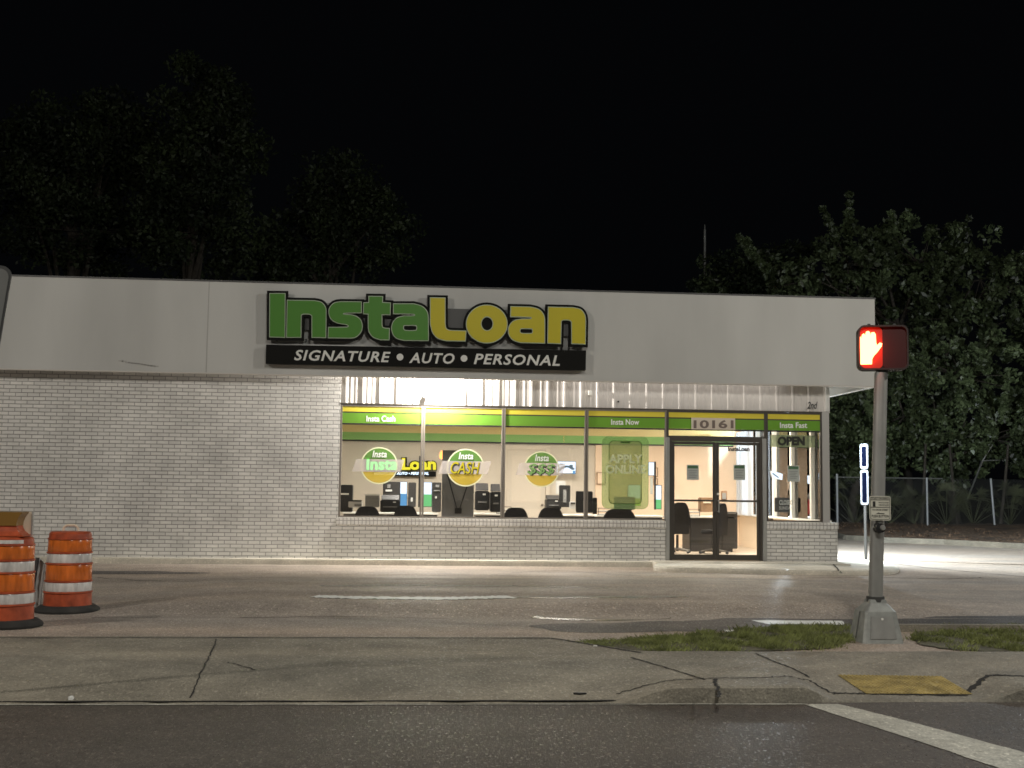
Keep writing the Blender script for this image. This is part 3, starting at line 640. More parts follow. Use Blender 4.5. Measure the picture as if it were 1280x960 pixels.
for s, q in (('SIGNATURE', (367.5, 436.3, 488, 453)), ('AUTO', (511.3, 439.2, 568, 455)), ('PERSONAL', (592.2, 441, 700, 457.5))):
    # follows the strip's own slope exactly because both are level in the world
    g = MB(); a = onY(q[0], q[3]-(.9 if s != 'AUTO' else .6)-.2, YS-.028); b_ = onY(q[2], q[3], YS-.028)
    zt_ = onY(q[2], q[3]-13.3, YS-.028).z
    put_text(g, s, (a.x, YS-.024, b_.z), XV, ZV, NV, b_.x-a.x, zt_-b_.z, shear=.22, bold=.022, extrude=.0, spacing=1.12); obj('lettering', g, M['swhite'], SG)
for q in ((500, 446.3), (580, 448)):
    a = onY(*q, YS-.024); g = MB(); g.tube((a.x, YS-.026, a.z), (a.x, YS-.020, a.z), .062, n=20); obj('dot', g, M['swhite'], SG)
# ================================================================ decals, plate, notices
def round_decal(cx, cy, r, top, mid, label, col):
    Y = F+.030; c = onY(cx, cy, Y); rr = r/66.5; T = thing('window_decal', (c.x, Y, c.z), label, 'decal', 'round decals on the shop windows')
    def arc(a0, a1, rad, n=28): return [(c.x+rad*math.cos(a0+(a1-a0)*k/n), c.z+rad*math.sin(a0+(a1-a0)*k/n)) for k in range(n+1)]
    h = rr*.34
    def fl(name, pts, mt, y): g = MB(); g.prism([(p[0], y, p[1]) for p in pts], (0, .0012, 0)); return obj(name, g, mt, T)
    n = 56; g = MB(); vs = []
    for k in range(n):
        a = 2*math.pi*k/n
        for q in (rr, rr*.93): vs.append((c.x+q*math.cos(a), Y, c.z+q*math.sin(a)))
    g.add(vs, [(2*k, 2*k+1, (2*k+3) % (2*n), (2*k+2) % (2*n)) for k in range(n)]); obj('ring', g, M['dring'], T)
    a = math.asin(h/(rr*.93)); fl('green_half', arc(a, math.pi-a, rr*.93), M['dgreen'], Y-.0005)
    fl('yellow_half', arc(math.pi+a, 2*math.pi-a, rr*.93), M['dyellow'], Y-.0005)
    w_ = rr*1.30; fl('banner', [(c.x-w_-.05, c.z-h), (c.x+w_-.05, c.z-h), (c.x+w_+.02, c.z+h), (c.x-w_+.02, c.z+h)], M['dwhite'], Y-.004)
    g = MB(); put_text(g, top, (c.x-rr*.38, Y-.006, c.z+h+.035), XV, ZV, NV, rr*.78, .125, shear=.2, bold=.02); obj('lettering', g, M['vwhite'], T)
    if mid:
        g = MB(); put_text(g, mid, (c.x-rr*.80+.012, Y-.0055, c.z-.115-.012), XV, ZV, NV, rr*1.55, .22, shear=.22, bold=.05); obj('lettering', g, M['pblack'], T)
        g = MB(); put_text(g, mid, (c.x-rr*.80, Y-.007, c.z-.115), XV, ZV, NV, rr*1.55, .22, shear=.22, bold=.01); obj('lettering', g, M[col], T)
round_decal(474, 582, 23, 'Insta', None, 'round green and yellow window decal with an empty white banner over the lit indoor sign', 'paperhead')
round_decal(582, 584.5, 23.5, 'Insta', 'CASH', 'round green and yellow window decal whose white banner reads CASH', 'syellow')
round_decal(677, 586.5, 22.5, 'Insta', '$$$', 'round green and yellow window decal whose white banner shows three dollar signs', 'igreen')
# phone-shaped film
def rrect(x0, z0, x1, z1, r, n=6):
    out = []
    for cx, cz, a in ((x1-r, z0+r, -90), (x1-r, z1-r, 0), (x0+r, z1-r, 90), (x0+r, z0+r, 180)):
        for k in range(n+1): t = R(a+90*k/n); out.append((cx+r*math.cos(t), cz+r*math.sin(t)))
    return out
Y = F+.031; a = onY(752, 636, Y); b_ = onY(811, 546, Y)
T = thing('phone_decal', (a.x, Y, a.z), 'tall see-through green phone-shaped window decal reading APPLY ONLINE', 'decal')
g = MB(); g.prism([(p[0], Y, p[1]) for p in rrect(a.x, a.z, b_.x, b_.z, .12)], (0, .001, 0)); obj('phone_body', g, M['dphone'], T)
g = MB(); g.prism([(p[0], Y-.002, p[1]) for p in rrect(a.x+.14, a.z+.10, b_.x-.14, b_.z-.09, .08)], (0, .001, 0)); obj('phone_screen', g, M['dphone2'], T)
g = MB(); o_ = rrect(a.x+.13, a.z+.09, b_.x-.13, b_.z-.08, .09); i_ = rrect(a.x+.145, a.z+.105, b_.x-.145, b_.z-.095, .08); n = len(o_)
g.add([(p[0], Y-.004, p[1]) for p in o_]+[(p[0], Y-.004, p[1]) for p in i_], [(k, (k+1) % n, n+(k+1) % n, n+k) for k in range(n)])
g.box((a.x+b_.x)/2-.09, Y-.004, b_.z-.13, (a.x+b_.x)/2+.09, Y-.003, b_.z-.10); obj('phone_outline', g, M['dpline'], T)
g = MB(); text_px(g, 'APPLY', Y-.006, 761, 568, 803, 579, bold=.03); text_px(g, 'ONLINE', Y-.006, 757, 581, 807, 592, bold=.03); obj('lettering', g, M['dptext'], T)
# address plate
Y = F+.0; T = thing('address_plate', (onY(891, 537, Y).x, F-.01, onY(891, 537, Y).z), 'beige street number plate reading 10161 above the double door', 'number plate')
g = MB(); bx(g, 864.5, 522.5, 919, 537, F-.02, .012); obj('plate', g, M['plate'], T)
g = MB(); text_px(g, '10161', F-.023, 867, 525, 917, 535.5, bold=.03); obj('digits', g, M['platetext'], T)
for (q, tx, nm, lb) in (((858.5, 581, 873.5, 600), 0, 'notice', 'grey paper notice with a dark header on the left door leaf'), ((917, 581, 931.5, 600), 0, 'notice', 'grey paper notice with a dark header on the right door leaf, under the small name'),
                    ((984.5, 582, 999, 602), 1, 'notice', 'pale paper notice with a green header on the window right of the door')):
    Y = F+.036; T = thing(nm, (onY(q[0], q[3], Y).x, Y, onY(q[0], q[3], Y).z), lb, 'notice', 'paper notices on the entrance glass')
    g = MB(); bx(g, q[0], q[1], q[2], q[3], Y, .002); obj('sheet', g, M['paper'], T)
    g = MB(); bx(g, q[0]+1, q[1]+1, q[2]-1, q[1]+4.5, Y-.003, .002); obj('header', g, M['paperhead'], T)
    g = MB()
    for k in range(5): bx(g, q[0]+2+(k % 2), q[1]+7+k*2.1, q[2]-2-(k % 3)*1.2, q[1]+7.6+k*2.1, Y-.003, .002)
    obj('text_lines', g, M['grey'], T)
g = MB(); text_px(g, 'InstaLoan', F+.034, 910, 558.5, 937, 564, bold=.05); obj('door_lettering', g, M['vblack'], label='small black name lettering at the top of the right door pane', cat='lettering')
T = thing('open_sign', (onY(975, 561, F+.12).x, F+.12, onY(975, 561, F+.12).z), 'unlit dark OPEN sign hanging behind the window right of the door', 'sign')
g = MB(); text_px(g, 'OPEN', F+.12, 972, 545.5, 1006, 557, bold=.05, extrude=.01); obj('tube_lettering', g, M['black'], T)
g = MB(); bx(g, 963, 544, 1019, 559, F+.15, .01); obj('backing', g, M['openback'], T)
g = MB(); text_px(g, 'CLOSED', F+.035, 974, 625, 991, 631, bold=.03); text_px(g, 'SUNDAY', F+.035, 974, 633, 991, 637); obj('hours_lettering', g, M['paper'], label='small pale hours lettering low on the window right of the door', cat='lettering')
# ================================================================ inside the shop
def one(name, mb, mt, label, cat, group=None, **k): return obj(name, mb, mt, None, label=label, cat=cat, group=group, **k)
# lit indoor sign on the back wall
Yw = YBK-.12
T = thing('indoor_sign', (onY(500, 598, Yw).x, Yw, onY(500, 598, Yw).z), 'lit green and yellow letter sign with a dark strip on the back wall inside', 'sign')
g = MB(); text_px(g, 'Insta', Yw, 458, 572.5, 497, 587.5, bold=.03, extrude=.02); obj('green_lettering', g, M['ledgreen'], T)
g = MB(); text_px(g, 'Loan', Yw, 502, 572.5, 545, 587.5, bold=.045, extrude=.02); obj('yellow_lettering', g, M['ledyellow'], T)
g = MB(); text_px(g, 'Insta', Yw+.03, 457, 571.5, 498, 588.5, bold=.12, extrude=.01); text_px(g, 'Loan', Yw+.03, 501, 571.5, 546, 588.5, bold=.12, extrude=.01); obj('letter_backing', g, M['sblack'], T)
g = MB(); bx(g, 466, 588.8, 545, 595.5, Yw, .05); obj('name_strip', g, M['sblack'], T)
g = MB(); text_px(g, 'SIGNATURE • AUTO • PERSONAL', Yw-.005, 467, 590, 536, 593.5, bold=.03, shear=.2); obj('strip_lettering', g, M['ledwhite'], T)
g = MB(); a = onY(552, 569, F+5.5); g.lathe((a.x, F+5.5, a.z-.09), [(.02, 0), (.05, .03), (.055, .10), (.03, .17), (.01, .2)], n=14); o = one('orange_reflection', g, M['orefl'], 'small glowing orange shape put in as a window reflection, beside the lit indoor sign', 'reflection', smooth=True)  # glowing shape put in for an orange reflection on the glass
# inner door in the back wall
T = thing('inner_door', (onY(655, 640, YBK).x, YBK-.06, ZF), 'plain beige panelled door in the back wall behind the dollar decal', 'door')
x0, x1 = PX(633, YBK, 600), PX(682, YBK, 600); z1 = PZ(660, 562, YBK)
g = MB(); g.box(x0-.1, YBK-.05, ZF, x0, YBK-.003, z1+.1); g.box(x1, YBK-.05, ZF, x1+.1, YBK-.003, z1+.1); g.box(x0, YBK-.05, z1, x1, YBK-.003, z1+.1); obj('frame', g, M['door'], T)
g = MB(); g.box(x0+.005, YBK-.03, ZF, x1-.005, YBK-.004, z1-.005); obj('leaf', g, M['wallL'], T)
g = MB(); g.box(x0+.12, YBK-.036, 1.1, x1-.12, YBK-.0305, z1-.15); g.box(x0+.12, YBK-.036, .25, x1-.12, YBK-.0305, .95); obj('panel', g, M['door'], T, bevel=.002)
g = MB(); g.lathe((x1-.08, YBK-.07, 1.02), [(.01, 0), (.03, .01), (.03, .04), (.01, .05)], n=12); obj('handle', g, M['alu'], T)
# tv
def screen(name, q, Y, mt, label, cat, depth=.05, m2=None, tilt=None, cut=.68, group=None):
    T = thing(name, (onY(q[0], q[3], Y).x, Y, onY(q[0], q[3], Y).z), label, cat, group)
    g = MB(); bx(g, q[0]-.6, q[1]-.6, q[2]+.6, q[3]+.6, Y, depth); obj('casing', g, M['black'], T)
    yc = q[1]+(q[3]-q[1])*cut if m2 else q[3]
    g = MB(); bx(g, q[0], q[1], q[2], yc, Y-.004, .003); obj('screen', g, M[mt], T)
    if m2: g = MB(); bx(g, q[0], yc+.02, q[2], q[3], Y-.004, .003); obj('picture', g, M[m2], T)
    return T
T = screen('wall_screen', (696, 577, 719.5, 591.5), F+5.6, 'screenw', 'bright white wall screen with a dark arc picture, right of the dollar decal', 'screen')
g = MB(); Y = F+5.588
for k in range(12):
    t = k/11; a = onY(699+17*t, 587.5-4.5*math.sin(math.pi*t*.9), Y); g.box(a.x-.04, Y, a.z-.02, a.x+.04, Y+.003, a.z+.02)
bx(g, 700, 579.5, 704, 581, Y, .003); bx(g, 712, 581, 716, 584, Y, .003); obj('picture', g, M['screend'], T)
g = MB(); bx(g, 716, 588.5, 719, 592.5, F+5.585, .003); obj('blue_corner', g, M['screenb'], T)
screen('poster_screen', (500.5, 602.5, 508.5, 632), F+4.0, 'screenw', 'narrow lit poster with a blue lower half, left of the first window bar', 'lit poster', m2='screenb', cut=.5, group='narrow lit posters on the desks')
screen('poster_screen', (528.5, 603, 539.5, 633), F+4.0, 'screenw', 'narrow lit poster with a green lower half just right of the window bar', 'lit poster', m2='screeng', cut=.5, group='narrow lit posters on the desks')
screen('poster_screen', (785.5, 606.5, 800.5, 632), F+3.4, 'screenw', 'lit poster with a yellow foot seen through the phone decal', 'lit poster', m2='screeny', cut=.65, group='narrow lit posters on the desks')
screen('poster_screen', (819.5, 607, 826.5, 636), F+3.4, 'screenw', 'narrow lit poster with a green foot beside the door post', 'lit poster', m2='screeng', cut=.6, group='narrow lit posters on the desks')
screen('wall_screen', (811, 578, 817.5, 594), F+5.2, 'screenw', 'small upright bright screen on the peach wall, right of the phone decal', 'screen')
g = MB(); bx(g, 818, 577, 820, 637, F+3.2, .05); one('display_post', g, M['black'], 'thin black upright post beside the small bright wall screen', 'post')
g = MB(); bx(g, 523.2, 570, 525, 634, F+3.0, .05); one('display_post', g, M['black'], 'thin black upright post in front of the lit indoor sign', 'post')
g = MB(); bx(g, 813, 596, 816, 618, F+5.3, .02); one('leaflet_strip', g, M['paper'], 'narrow white hanging strip under the small upright wall screen', 'paper strip')
for q, lb in (((746, 590.5, 757, 605.5), 'thin dark picture frame on the peach wall left of the phone decal'), ((817, 584.5, 822.5, 596), 'upper small dark picture frame right of the phone decal'), ((817, 598, 822.5, 606), 'lower small dark picture frame right of the phone decal'), ((972.5, 600.5, 985.5, 611.5), 'brown picture frame seen low through the window right of the door'), ((972.5, 587, 982, 598), 'reddish picture frame above the brown one, behind the window right of the door')):
    Y = YBK-.09; T = thing('wall_picture', (onY(q[0], q[3], Y).x, Y, onY(q[0], q[3], Y).z), lb, 'picture frame', 'picture frames on the back wall')
    g = MB(); a = onY(q[0], q[3], Y); b_ = onY(q[2], q[1], Y); t = .018
    g.box(a.x, Y, a.z, b_.x, Y+.02, a.z+t); g.box(a.x, Y, b_.z-t, b_.x, Y+.02, b_.z); g.box(a.x, Y, a.z+t+.001, a.x+t, Y+.02, b_.z-t-.001); g.box(b_.x-t, Y, a.z+t+.001, b_.x, Y+.02, b_.z-t-.001); obj('frame', g, M['wood'], T)
    g = MB(); g.box(a.x+t, Y+.01, a.z+t, b_.x-t, Y+.015, b_.z-t); obj('picture', g, M['wallR'], T)
# tall grey display panel with two cords
T = thing('display_board', (onY(572, 645, F+1.4).x, F+1.4, ZF), 'tall plain grey display panel with two black cords behind the CASH decal', 'display panel')
g = MB(); bx(g, 552.5, 563, 592.5, 647, F+1.4, .06); a = onY(552.5, 647, F+1.4); b_ = onY(592.5, 647, F+1.4); g.box(a.x, F+1.4, ZF, b_.x, F+1.46, a.z+.01); obj('board', g, M['grey'], T, bevel=.006)
for q in ((559, 592, 571, 636), (585, 604, 574.5, 636)):
    g = MB(); a = onY(q[0], q[1], F+1.38); b_ = onY(q[2], q[3], F+1.38); g.tube(a, b_, .009, n=6); obj('cord', g, M['black'], T)
g = MB(); bx(g, 568.5, 635, 577, 642, F+1.36, .04); obj('clip', g, M['black'], T, bevel=.006)
# desks
def desk(q0, q1, Y, d, label, hutch=0):
    ztop = .88; x0, x1 = PX(q0, Y, 640), PX(q1, Y, 640)
    T = thing('desk', ((x0+x1)/2, Y, ZF), label, 'desk', 'dark office desks in the shop')
    g = MB(); g.box(x0, Y, ztop-.035, x1, Y+d, ztop); obj('desktop', g, M['white'], T, bevel=.006)
    g = MB(); g.box(x0+.04, Y+.04, ZF+.01, x1-.04, Y+.07, ztop-.037); obj('modesty_panel', g, M['dark'], T)
    for x in (x0+.02, x1-.05):
        g = MB(); g.box(x, Y+.08, ZF, x+.03, Y+d-.02, ztop-.037); obj('side_panel', g, M['dark'], T)
    return T
desk(428, 512, F+3.2, .8, 'dark desk under the lit indoor sign, at the far left of the room')
desk(515, 548, F+3.2, .8, 'narrow dark desk between the black posts and the grey display panel')
desk(594, 640, F+3.4, .8, 'dark desk with a white top right of the grey display panel')
desk(696, 744, F+3.4, .8, 'dark desk with a white top in front of the small screens')
desk(745, 830, F+3.0, .8, 'long dark desk behind the phone decal')
desk(862, 918, F+3.0, .8, 'dark desk facing the entrance, seen through the double door')
desk(962, 1020, F+3.2, .8, 'dark desk behind the window right of the door')
def block(name, q, Y, d, mt, label, cat, extra=None, group=None):
    a = onY(q[0], q[3], Y); T = thing(name, (a.x, Y, a.z), label, cat, group)
    g = MB(); bx(g, *q, Y, d); obj('body', g, M[mt], T, bevel=.012)
    for e in extra or (): g = MB(); bx(g, *e[0], Y-.015, .02); obj(e[2], g, M[e[1]], T)
    return T
def machine(q, Y, label, group='black office machines on the desks'):
    """printer-like machine: body, sloped lid, paper slot, control light"""
    a = onY(q[0], q[3], Y); b_ = onY(q[2], q[1], Y); T = thing('office_printer', ((a.x+b_.x)/2, Y, a.z), label, 'printer', group)
    h = b_.z-a.z; g = MB(); g.box(a.x, Y, a.z, b_.x, Y+.4, a.z+h*.72); obj('body', g, M['black'], T, bevel=.02)
    g = MB(); g.prism([(a.x+.02, Y+.05, a.z+h*.73), (a.x+.02, Y+.38, a.z+h*.73), (a.x+.02, Y+.38, b_.z), (a.x+.02, Y+.2, b_.z)], (b_.x-a.x-.04, 0, 0)); obj('lid', g, M['dark'], T, bevel=.008)
    g = MB(); g.box(a.x+.06, Y-.05, a.z+h*.28, b_.x-.06, Y+.01, a.z+h*.33); obj('paper_tray', g, M['grey'], T)
    g = MB(); g.box(b_.x-.14, Y-.008, a.z+h*.56, b_.x-.08, Y-.001, a.z+h*.62); obj('panel_light', g, M['white'], T)
block('cabinet', (425.5, 606, 440.5, 640), F+2.6, .4, 'black', 'black cabinet with one white strip at the far left window edge', 'cabinet', [((426, 616.5, 436, 618.5), 'white', 'strip')], 'black cabinets left of the grey panel')
block('cabinet', (478.5, 602, 500, 636), F+3.6, .4, 'dark', 'dark cabinet with small grey marks left of the blue lit poster', 'cabinet', [((484, 605.5, 488, 610), 'grey', 'mark'), ((482, 612, 490, 614.5), 'lgrey', 'mark')], 'black cabinets left of the grey panel')
block('cabinet', (510, 603, 520, 634), F+3.6, .4, 'dark', 'narrow dark cabinet between the blue lit poster and the black post', 'cabinet', [((513.5, 622, 516, 627), 'lgrey', 'mark')], 'black cabinets left of the grey panel')
block('cabinet', (540.5, 603, 551.5, 640), F+3.4, .4, 'dark', 'narrow dark cabinet with round pale marks against the grey display panel', 'cabinet', [((544.5, 606, 549, 609), 'grey', 'mark'), ((542.5, 612.5, 550, 614), 'grey', 'mark'), ((544, 620.5, 546, 623), 'lgrey', 'mark')], 'black cabinets left of the grey panel')
block('card_machine', (435.5, 626.5, 452.5, 634.5), F+2.2, .25, 'lgrey', 'pale grey desktop machine with a black top beside the far left cabinet', 'card machine', [((436, 625, 452, 627), 'black', 'top'), ((443, 630, 452, 633), 'dgrey' if 0 else 'grey', 'slot')])
block('storage_box', (456.5, 618.5, 474, 634), F+2.4, .35, 'grey', 'grey-brown lidded box on the left desk, just below the empty decal', 'box', [((456, 618, 474.5, 619.6), 'lgrey', 'lid')])
machine((475, 619, 500, 640), F+2.4, 'wide black printer with two small lights beside the grey-brown box')
machine((594, 604, 612, 638), F+3.0, 'tall black printer with a pale mark right of the grey display panel')
machine((613, 605, 627, 640), F+2.6, 'slim black printer against the second window bar')
machine((683, 619, 702, 637), F+3.6, 'low black printer left of the upright monitor stand')
block('monitor', (699, 606.5, 713, 634), F+3.4, .06, 'black', 'upright black monitor turned away, below the bright wall screen', 'monitor', [((704, 612, 708, 628), 'grey', 'stand_arm')], 'dark monitors')
block('picture_board', (695, 601, 707, 618), F+5.0, .03, 'lgrey', 'pale board leaning behind the upright black monitor', 'board')
block('monitor', (720, 614, 741, 640), F+2.6, .06, 'black', 'black monitor straddling the window bar left of the phone decal', 'monitor', [((720.5, 639, 741, 641), 'dark', 'foot')], 'dark monitors')
block('monitor', (741, 622, 746.5, 642), F+2.4, .06, 'black', 'small black monitor edge just right of the window bar', 'monitor', [((741, 641, 746, 642.5), 'dark', 'foot')], 'dark monitors')
block('card_machine', (713, 627, 719.5, 636), F+3.2, .2, 'lgrey', 'small pale desktop machine between the upright monitor and the window bar', 'card machine', [((713.5, 628, 719, 630), 'black', 'slot')])
block('monitor', (768, 621, 794, 637), F+2.8, .08, 'black', 'dark monitor seen through the foot of the phone decal', 'monitor', [((770, 636, 790, 638), 'dark', 'foot')], 'dark monitors')
block('carton', (876, 622, 891, 640), F+3.2, .25, 'wood', 'brown carton on the desk seen through the left door leaf', 'box', [((879, 627, 889, 629), 'cream', 'label_strip')])
block('photo_stand', (901.5, 613.5, 909, 626), F+3.4, .04, 'wood', 'small upright brown photo stand on the desk seen through the right door leaf', 'photo stand', [((903, 616, 907.5, 624), 'grey', 'photo')])
block('cabinet', (903, 640, 922, 686), F+3.0, .5, 'dark', 'low dark cabinet beside the cream wall seen through the right door leaf', 'cabinet', [((905, 641, 920, 642), 'grey', 'edge')], 'black cabinets left of the grey panel' if 0 else None)
def paper_tray(px_, py_, Y, label):
    a = onY(px_, py_, Y); a.z = .882; T = thing('paper_tray', tuple(a), label, 'paper tray', 'paper trays on the desks'); g = MB()
    for k in range(3): g.box(a.x-.16, Y-.01, a.z+.07*k, a.x+.16, Y+.22, a.z+.07*k+.01)
    for sx_ in (-.16, .15): g.box(a.x+sx_, Y+.0, a.z+.011, a.x+sx_+.01, Y+.03, a.z+.139)
    obj('rack', g, M['black'], T); g = MB()
    for k in range(2): g.box(a.x-.14+.01*k, Y-.03+.01*k, a.z+.07*k+.0105, a.x+.13+.01*k, Y+.2, a.z+.07*k+.03)
    obj('paper_stack', g, M['white'], T)
paper_tray(630, 636, F+3.5, 'black paper tray on the white-topped desk beside the second window bar')
paper_tray(757, 636, F+3.1, 'black paper tray on the long desk at the left foot of the phone decal')
paper_tray(866, 636, F+3.1, 'black paper tray on the desk seen through the left door leaf')
# red bag with dark strap at the right window
T = thing('handbag', (onY(1018, 640, F+1.5).x, F+1.5, ZS), 'red cloth bag with a grey top at the right edge of the right window', 'bag')
g = MB(); a = onY(1011, 643, F+1.5); b_ = onY(1020, 624, F+1.5); g.lathe(((a.x+b_.x)/2, F+1.5, a.z), [(.09, 0), (.13, .08), (.12, .2), (.08, b_.z-a.z)], n=16); obj('body', g, M['red'], T, smooth=True)
g = MB(); g.lathe(((a.x+b_.x)/2, F+1.5, b_.z), [(.08, 0), (.10, .06), (.06, .13), (.02, .17)], n=16); obj('top', g, M['grey'], T, smooth=True)
block('red_box', (1004, 628, 1012, 638), F+3.2, .2, 'red', 'small reddish box on the desk at the right window', 'box', [((1005, 630, 1011, 631.5), 'cream', 'label_strip')])
screen('monitor', (962, 622, 976, 640), F+2.6, 'black', 'black monitor at the left edge of the window right of the door', 'monitor', depth=.06) if 0 else block('monitor', (969, 622, 990, 640), F+2.6, .06, 'black', 'black monitor behind the hours lettering, right of the door', 'monitor', [((972, 639, 988, 640.5), 'dark', 'foot')], 'dark monitors')
# two bright tilted reflections in the right window, put in as glowing panels
for pts, lb in ((((963.5, 588.5), (971, 590), (978.5, 592.5), (978, 600), (970, 598.5), (965, 596.5)), 'left of two reflections made as bright tilted panels behind the window right of the door'), (((997, 594.5), (1002, 593), (1014, 595), (1014, 605), (998.5, 603.5)), 'right of two reflections made as bright tilted panels behind the window right of the door')):
    Y = F+1.9; g = MB(); g.prism([onY(*p, Y) for p in pts], (0, .05, 0)); T = thing('tilted_reflection', tuple(onY(*pts[0], Y)), lb, 'tilted reflection panel', 'tilted window reflections'); obj('casing', g, M['lgrey'], T)
    c = [sum(p[0] for p in pts)/len(pts), sum(p[1] for p in pts)/len(pts)]
    g = MB(); g.prism([onY(c[0]+(p[0]-c[0])*.97, c[1]+(p[1]-c[1])*.97, Y-.004) for p in pts], (0, .003, 0)); obj('screen', g, M['screenw'], T)  # face of the reflection, given its own glow
    g = MB(); g.prism([onY(c[0]-5, c[1]-3.5, Y-.008), onY(c[0]+3, c[1]+2.5, Y-.008), onY(c[0]+1.5, c[1]+3, Y-.008), onY(c[0]-5.5, c[1]-2, Y-.008)], (0, .003, 0)); obj('picture', g, M['screend'], T)  # dark mark on the face of the reflection
# office chairs (backs near the window)
def chair(px_, Y, top, wpx, label, rot=0):
    x = PX(px_, Y, 640); W = (PX(px_+wpx/2, Y, 640)-PX(px_-wpx/2, Y, 640))
    T = thing('office_chair', (x, Y, ZF), label, 'office chair', 'black office chairs'); 
    z1 = PZ(px_, top, Y); pts = []
    for k in range(17):
        t = k/16; pts.append((-W/2+W*t, .55+(z1-.55)*(1-abs(2*t-1)**4.5*.5)))
    g = MB(); ring = [(x-W/2*.85, Y+.02, .52)]+[(x+p[0], Y+.05*abs(p[0])/W, p[1]) for p in pts]+[(x+W/2*.85, Y+.02, .52)]
    g.prism(ring, (0, .07, 0)); obj('backrest', g, M['fabric'], T, bevel=.012)
    g = MB(); g.box(x-W*.45, Y+.10, .47+ZF*.5, x+W*.45, Y+.58, .55+ZF*.5); obj('seat', g, M['fabric'], T, bevel=.03)
    g = MB(); g.tube((x, Y+.32, .16), (x, Y+.32, .5), .03); obj('gas_lift', g, M['black'], T)
    for k in range(5):
        a = R(18+72*k); e = (x+.29*math.cos(a), Y+.32+.29*math.sin(a), ZF+.05); g = MB(); g.tube((x, Y+.32, .21), e, .026, .016, n=8); lg = obj('leg', g, M['alu'], T)
        g = MB(); g.tube((e[0]-.02, e[1], ZF+.028), (e[0]+.02, e[1], ZF+.028), .028, n=12); obj('caster', g, M['black'], lg)
    if rot: T.rotation_euler.z = R(rot)
    return T
chair(645, F+.9, 634.5, 33, 'black round-backed office chair at the window under the inner door')
chair(689, F+.9, 634.5, 34, 'black round-backed office chair at the window under the dollar decal')
chair(459, F+.8, 633, 34, 'black office chair at the far left window, in front of the grey-brown box')
chair(507, F+.8, 632, 32, 'black office chair at the window, below the blue lit poster')
chair(775, F+.9, 636, 44, 'wide black office chair at the window under the phone decal')
chair(851, F+2.2, 628, 25, 'tall black office chair seen through the left door leaf')
chair(905, F+2.0, 629, 18, 'black office chair with a shiny star base seen through the right door leaf', 30)
# ================================================================ traffic barrels
def barrel(loc, label):
    T = thing('traffic_barrel', loc, label, 'traffic barrel', 'orange traffic barrels at the lot edge')
    x, y, z = loc
    segs = [('base_section', .035, .205, .258, .250, 'orange'), ('white_band', .225, .325, .247, .245, 'rwhite'), ('orange_band', .345, .515, .242, .240, 'rorange'), ('white_band', .535, .635, .236, .234, 'rwhite'), ('orange_band', .655, .785, .231, .229, 'rorange')]
    g = MB(); prof = [(.262, .03), (.262, .05)]
    for nm, a, b_, r0_, r1_, mt in segs: prof += [(r0_-.002, a+.002), (r1_-.002, b_), (r1_+.010, b_+.006), (r1_+.010, b_+.015)]
    prof += [(.226, .80), (.222, .855), (.205, .872), (.12, .878), (.05, .88)]
    g.lathe(loc, prof, 48); obj('body', g, M['orange'], T, smooth=True)
    for nm, a, b_, r0_, r1_, mt in segs[1:]:
        g = MB(); g.lathe(loc, [(r0_+.001, a+.004), (r0_+.002, a+.006), (r1_+.002, b_-.003), (r1_+.001, b_-.001)], 48, caps=False); obj(nm, g, M[mt], T, smooth=True)
    g = MB()
    pts = [(-.085, .865), (-.075, .92), (-.045, .942), (.045, .942), (.075, .92), (.085, .865)]
    for p, q in zip(pts[:-1], pts[1:]): g.tube((x+p[0], y, z+p[1]), (x+q[0], y, z+q[1]), .014, n=8)
    obj('handle', g, M['cream'], T, smooth=True)
    g = MB(); g.lathe(loc, [(.34, .0), (.345, .02), (.335, .04), (.29, .07), (.262, .075), (.255, .02)], 40, caps=False); obj('rubber_base', g, M['rubber'], T, smooth=True)
    return T
b2 = onZ(84, 764.5); B1 = barrel((b2.x, b2.y, 0.004), 'orange and white striped traffic barrel standing free beside the grey panel, the farther one')
B2 = copy_tree(B1); b1 = onZ(7.5, 783); B2.location = (b1.x, b1.y, 0.004); B2.rotation_euler.z = R(35); B2['label'] = 'nearer striped traffic barrel cut by the left edge, with a housing on its lid'
# label strip of the near barrel
g = MB(); vs = []; n = 14
for k in range(n+1):
    t = R(-118+k*78/n)
    for z in (.815, .850): vs.append((b1.x+.229*math.cos(t), b1.y+.229*math.sin(t), z))
g.add(vs, [(2*k, 2*k+2, 2*k+3, 2*k+1) for k in range(n)]); o = obj('label_strip', g, M['rwhite'], None)
o.data.transform(Matrix.Translation(o.location)); o.data.transform(Matrix.Translation(-Vector((b1.x, b1.y, .004)))); o.data.transform(Matrix.Rotation(-R(35), 4, 'Z')); o.location = (0, 0, 0); o.parent = B2
# flared housing standing on the near barrel
T = thing('warning_light', (b1.x, b1.y, .885), 'flared orange housing with an amber top and a cream side board on the near barrel', 'warning light')
g = MB(); c = (b1.x-.03, b1.y)
rings = []
for z, w_, d in ((.884, .215, .17), (.90, .17, .14), (.93, .135, .11), (.97, .118, .10), (.985, .116, .10)):
    rings.append([(c[0]-w_, c[1]-d, z), (c[0]+w_, c[1]-d, z), (c[0]+w_, c[1]+d, z), (c[0]-w_, c[1]+d, z)])
g.loft(rings); obj('housing', g, M['orange'], T)
g = MB(); rings = []
for z, w_ in ((.986, .116), (1.02, .118), (1.075, .135), (1.105, .16), (1.12, .165)): rings.append([(c[0]-w_, c[1]-.11, z), (c[0]+w_, c[1]-.11, z), (c[0]+w_, c[1]+.11, z), (c[0]-w_, c[1]+.11, z)])
g.loft(rings); obj('amber_top', g, M['amber'], T)
g = MB(); g.box(c[0]+.02, c[1]+.115, .885, c[0]+.19, c[1]+.14, 1.12); obj('side_board', g, M['cream'], T)
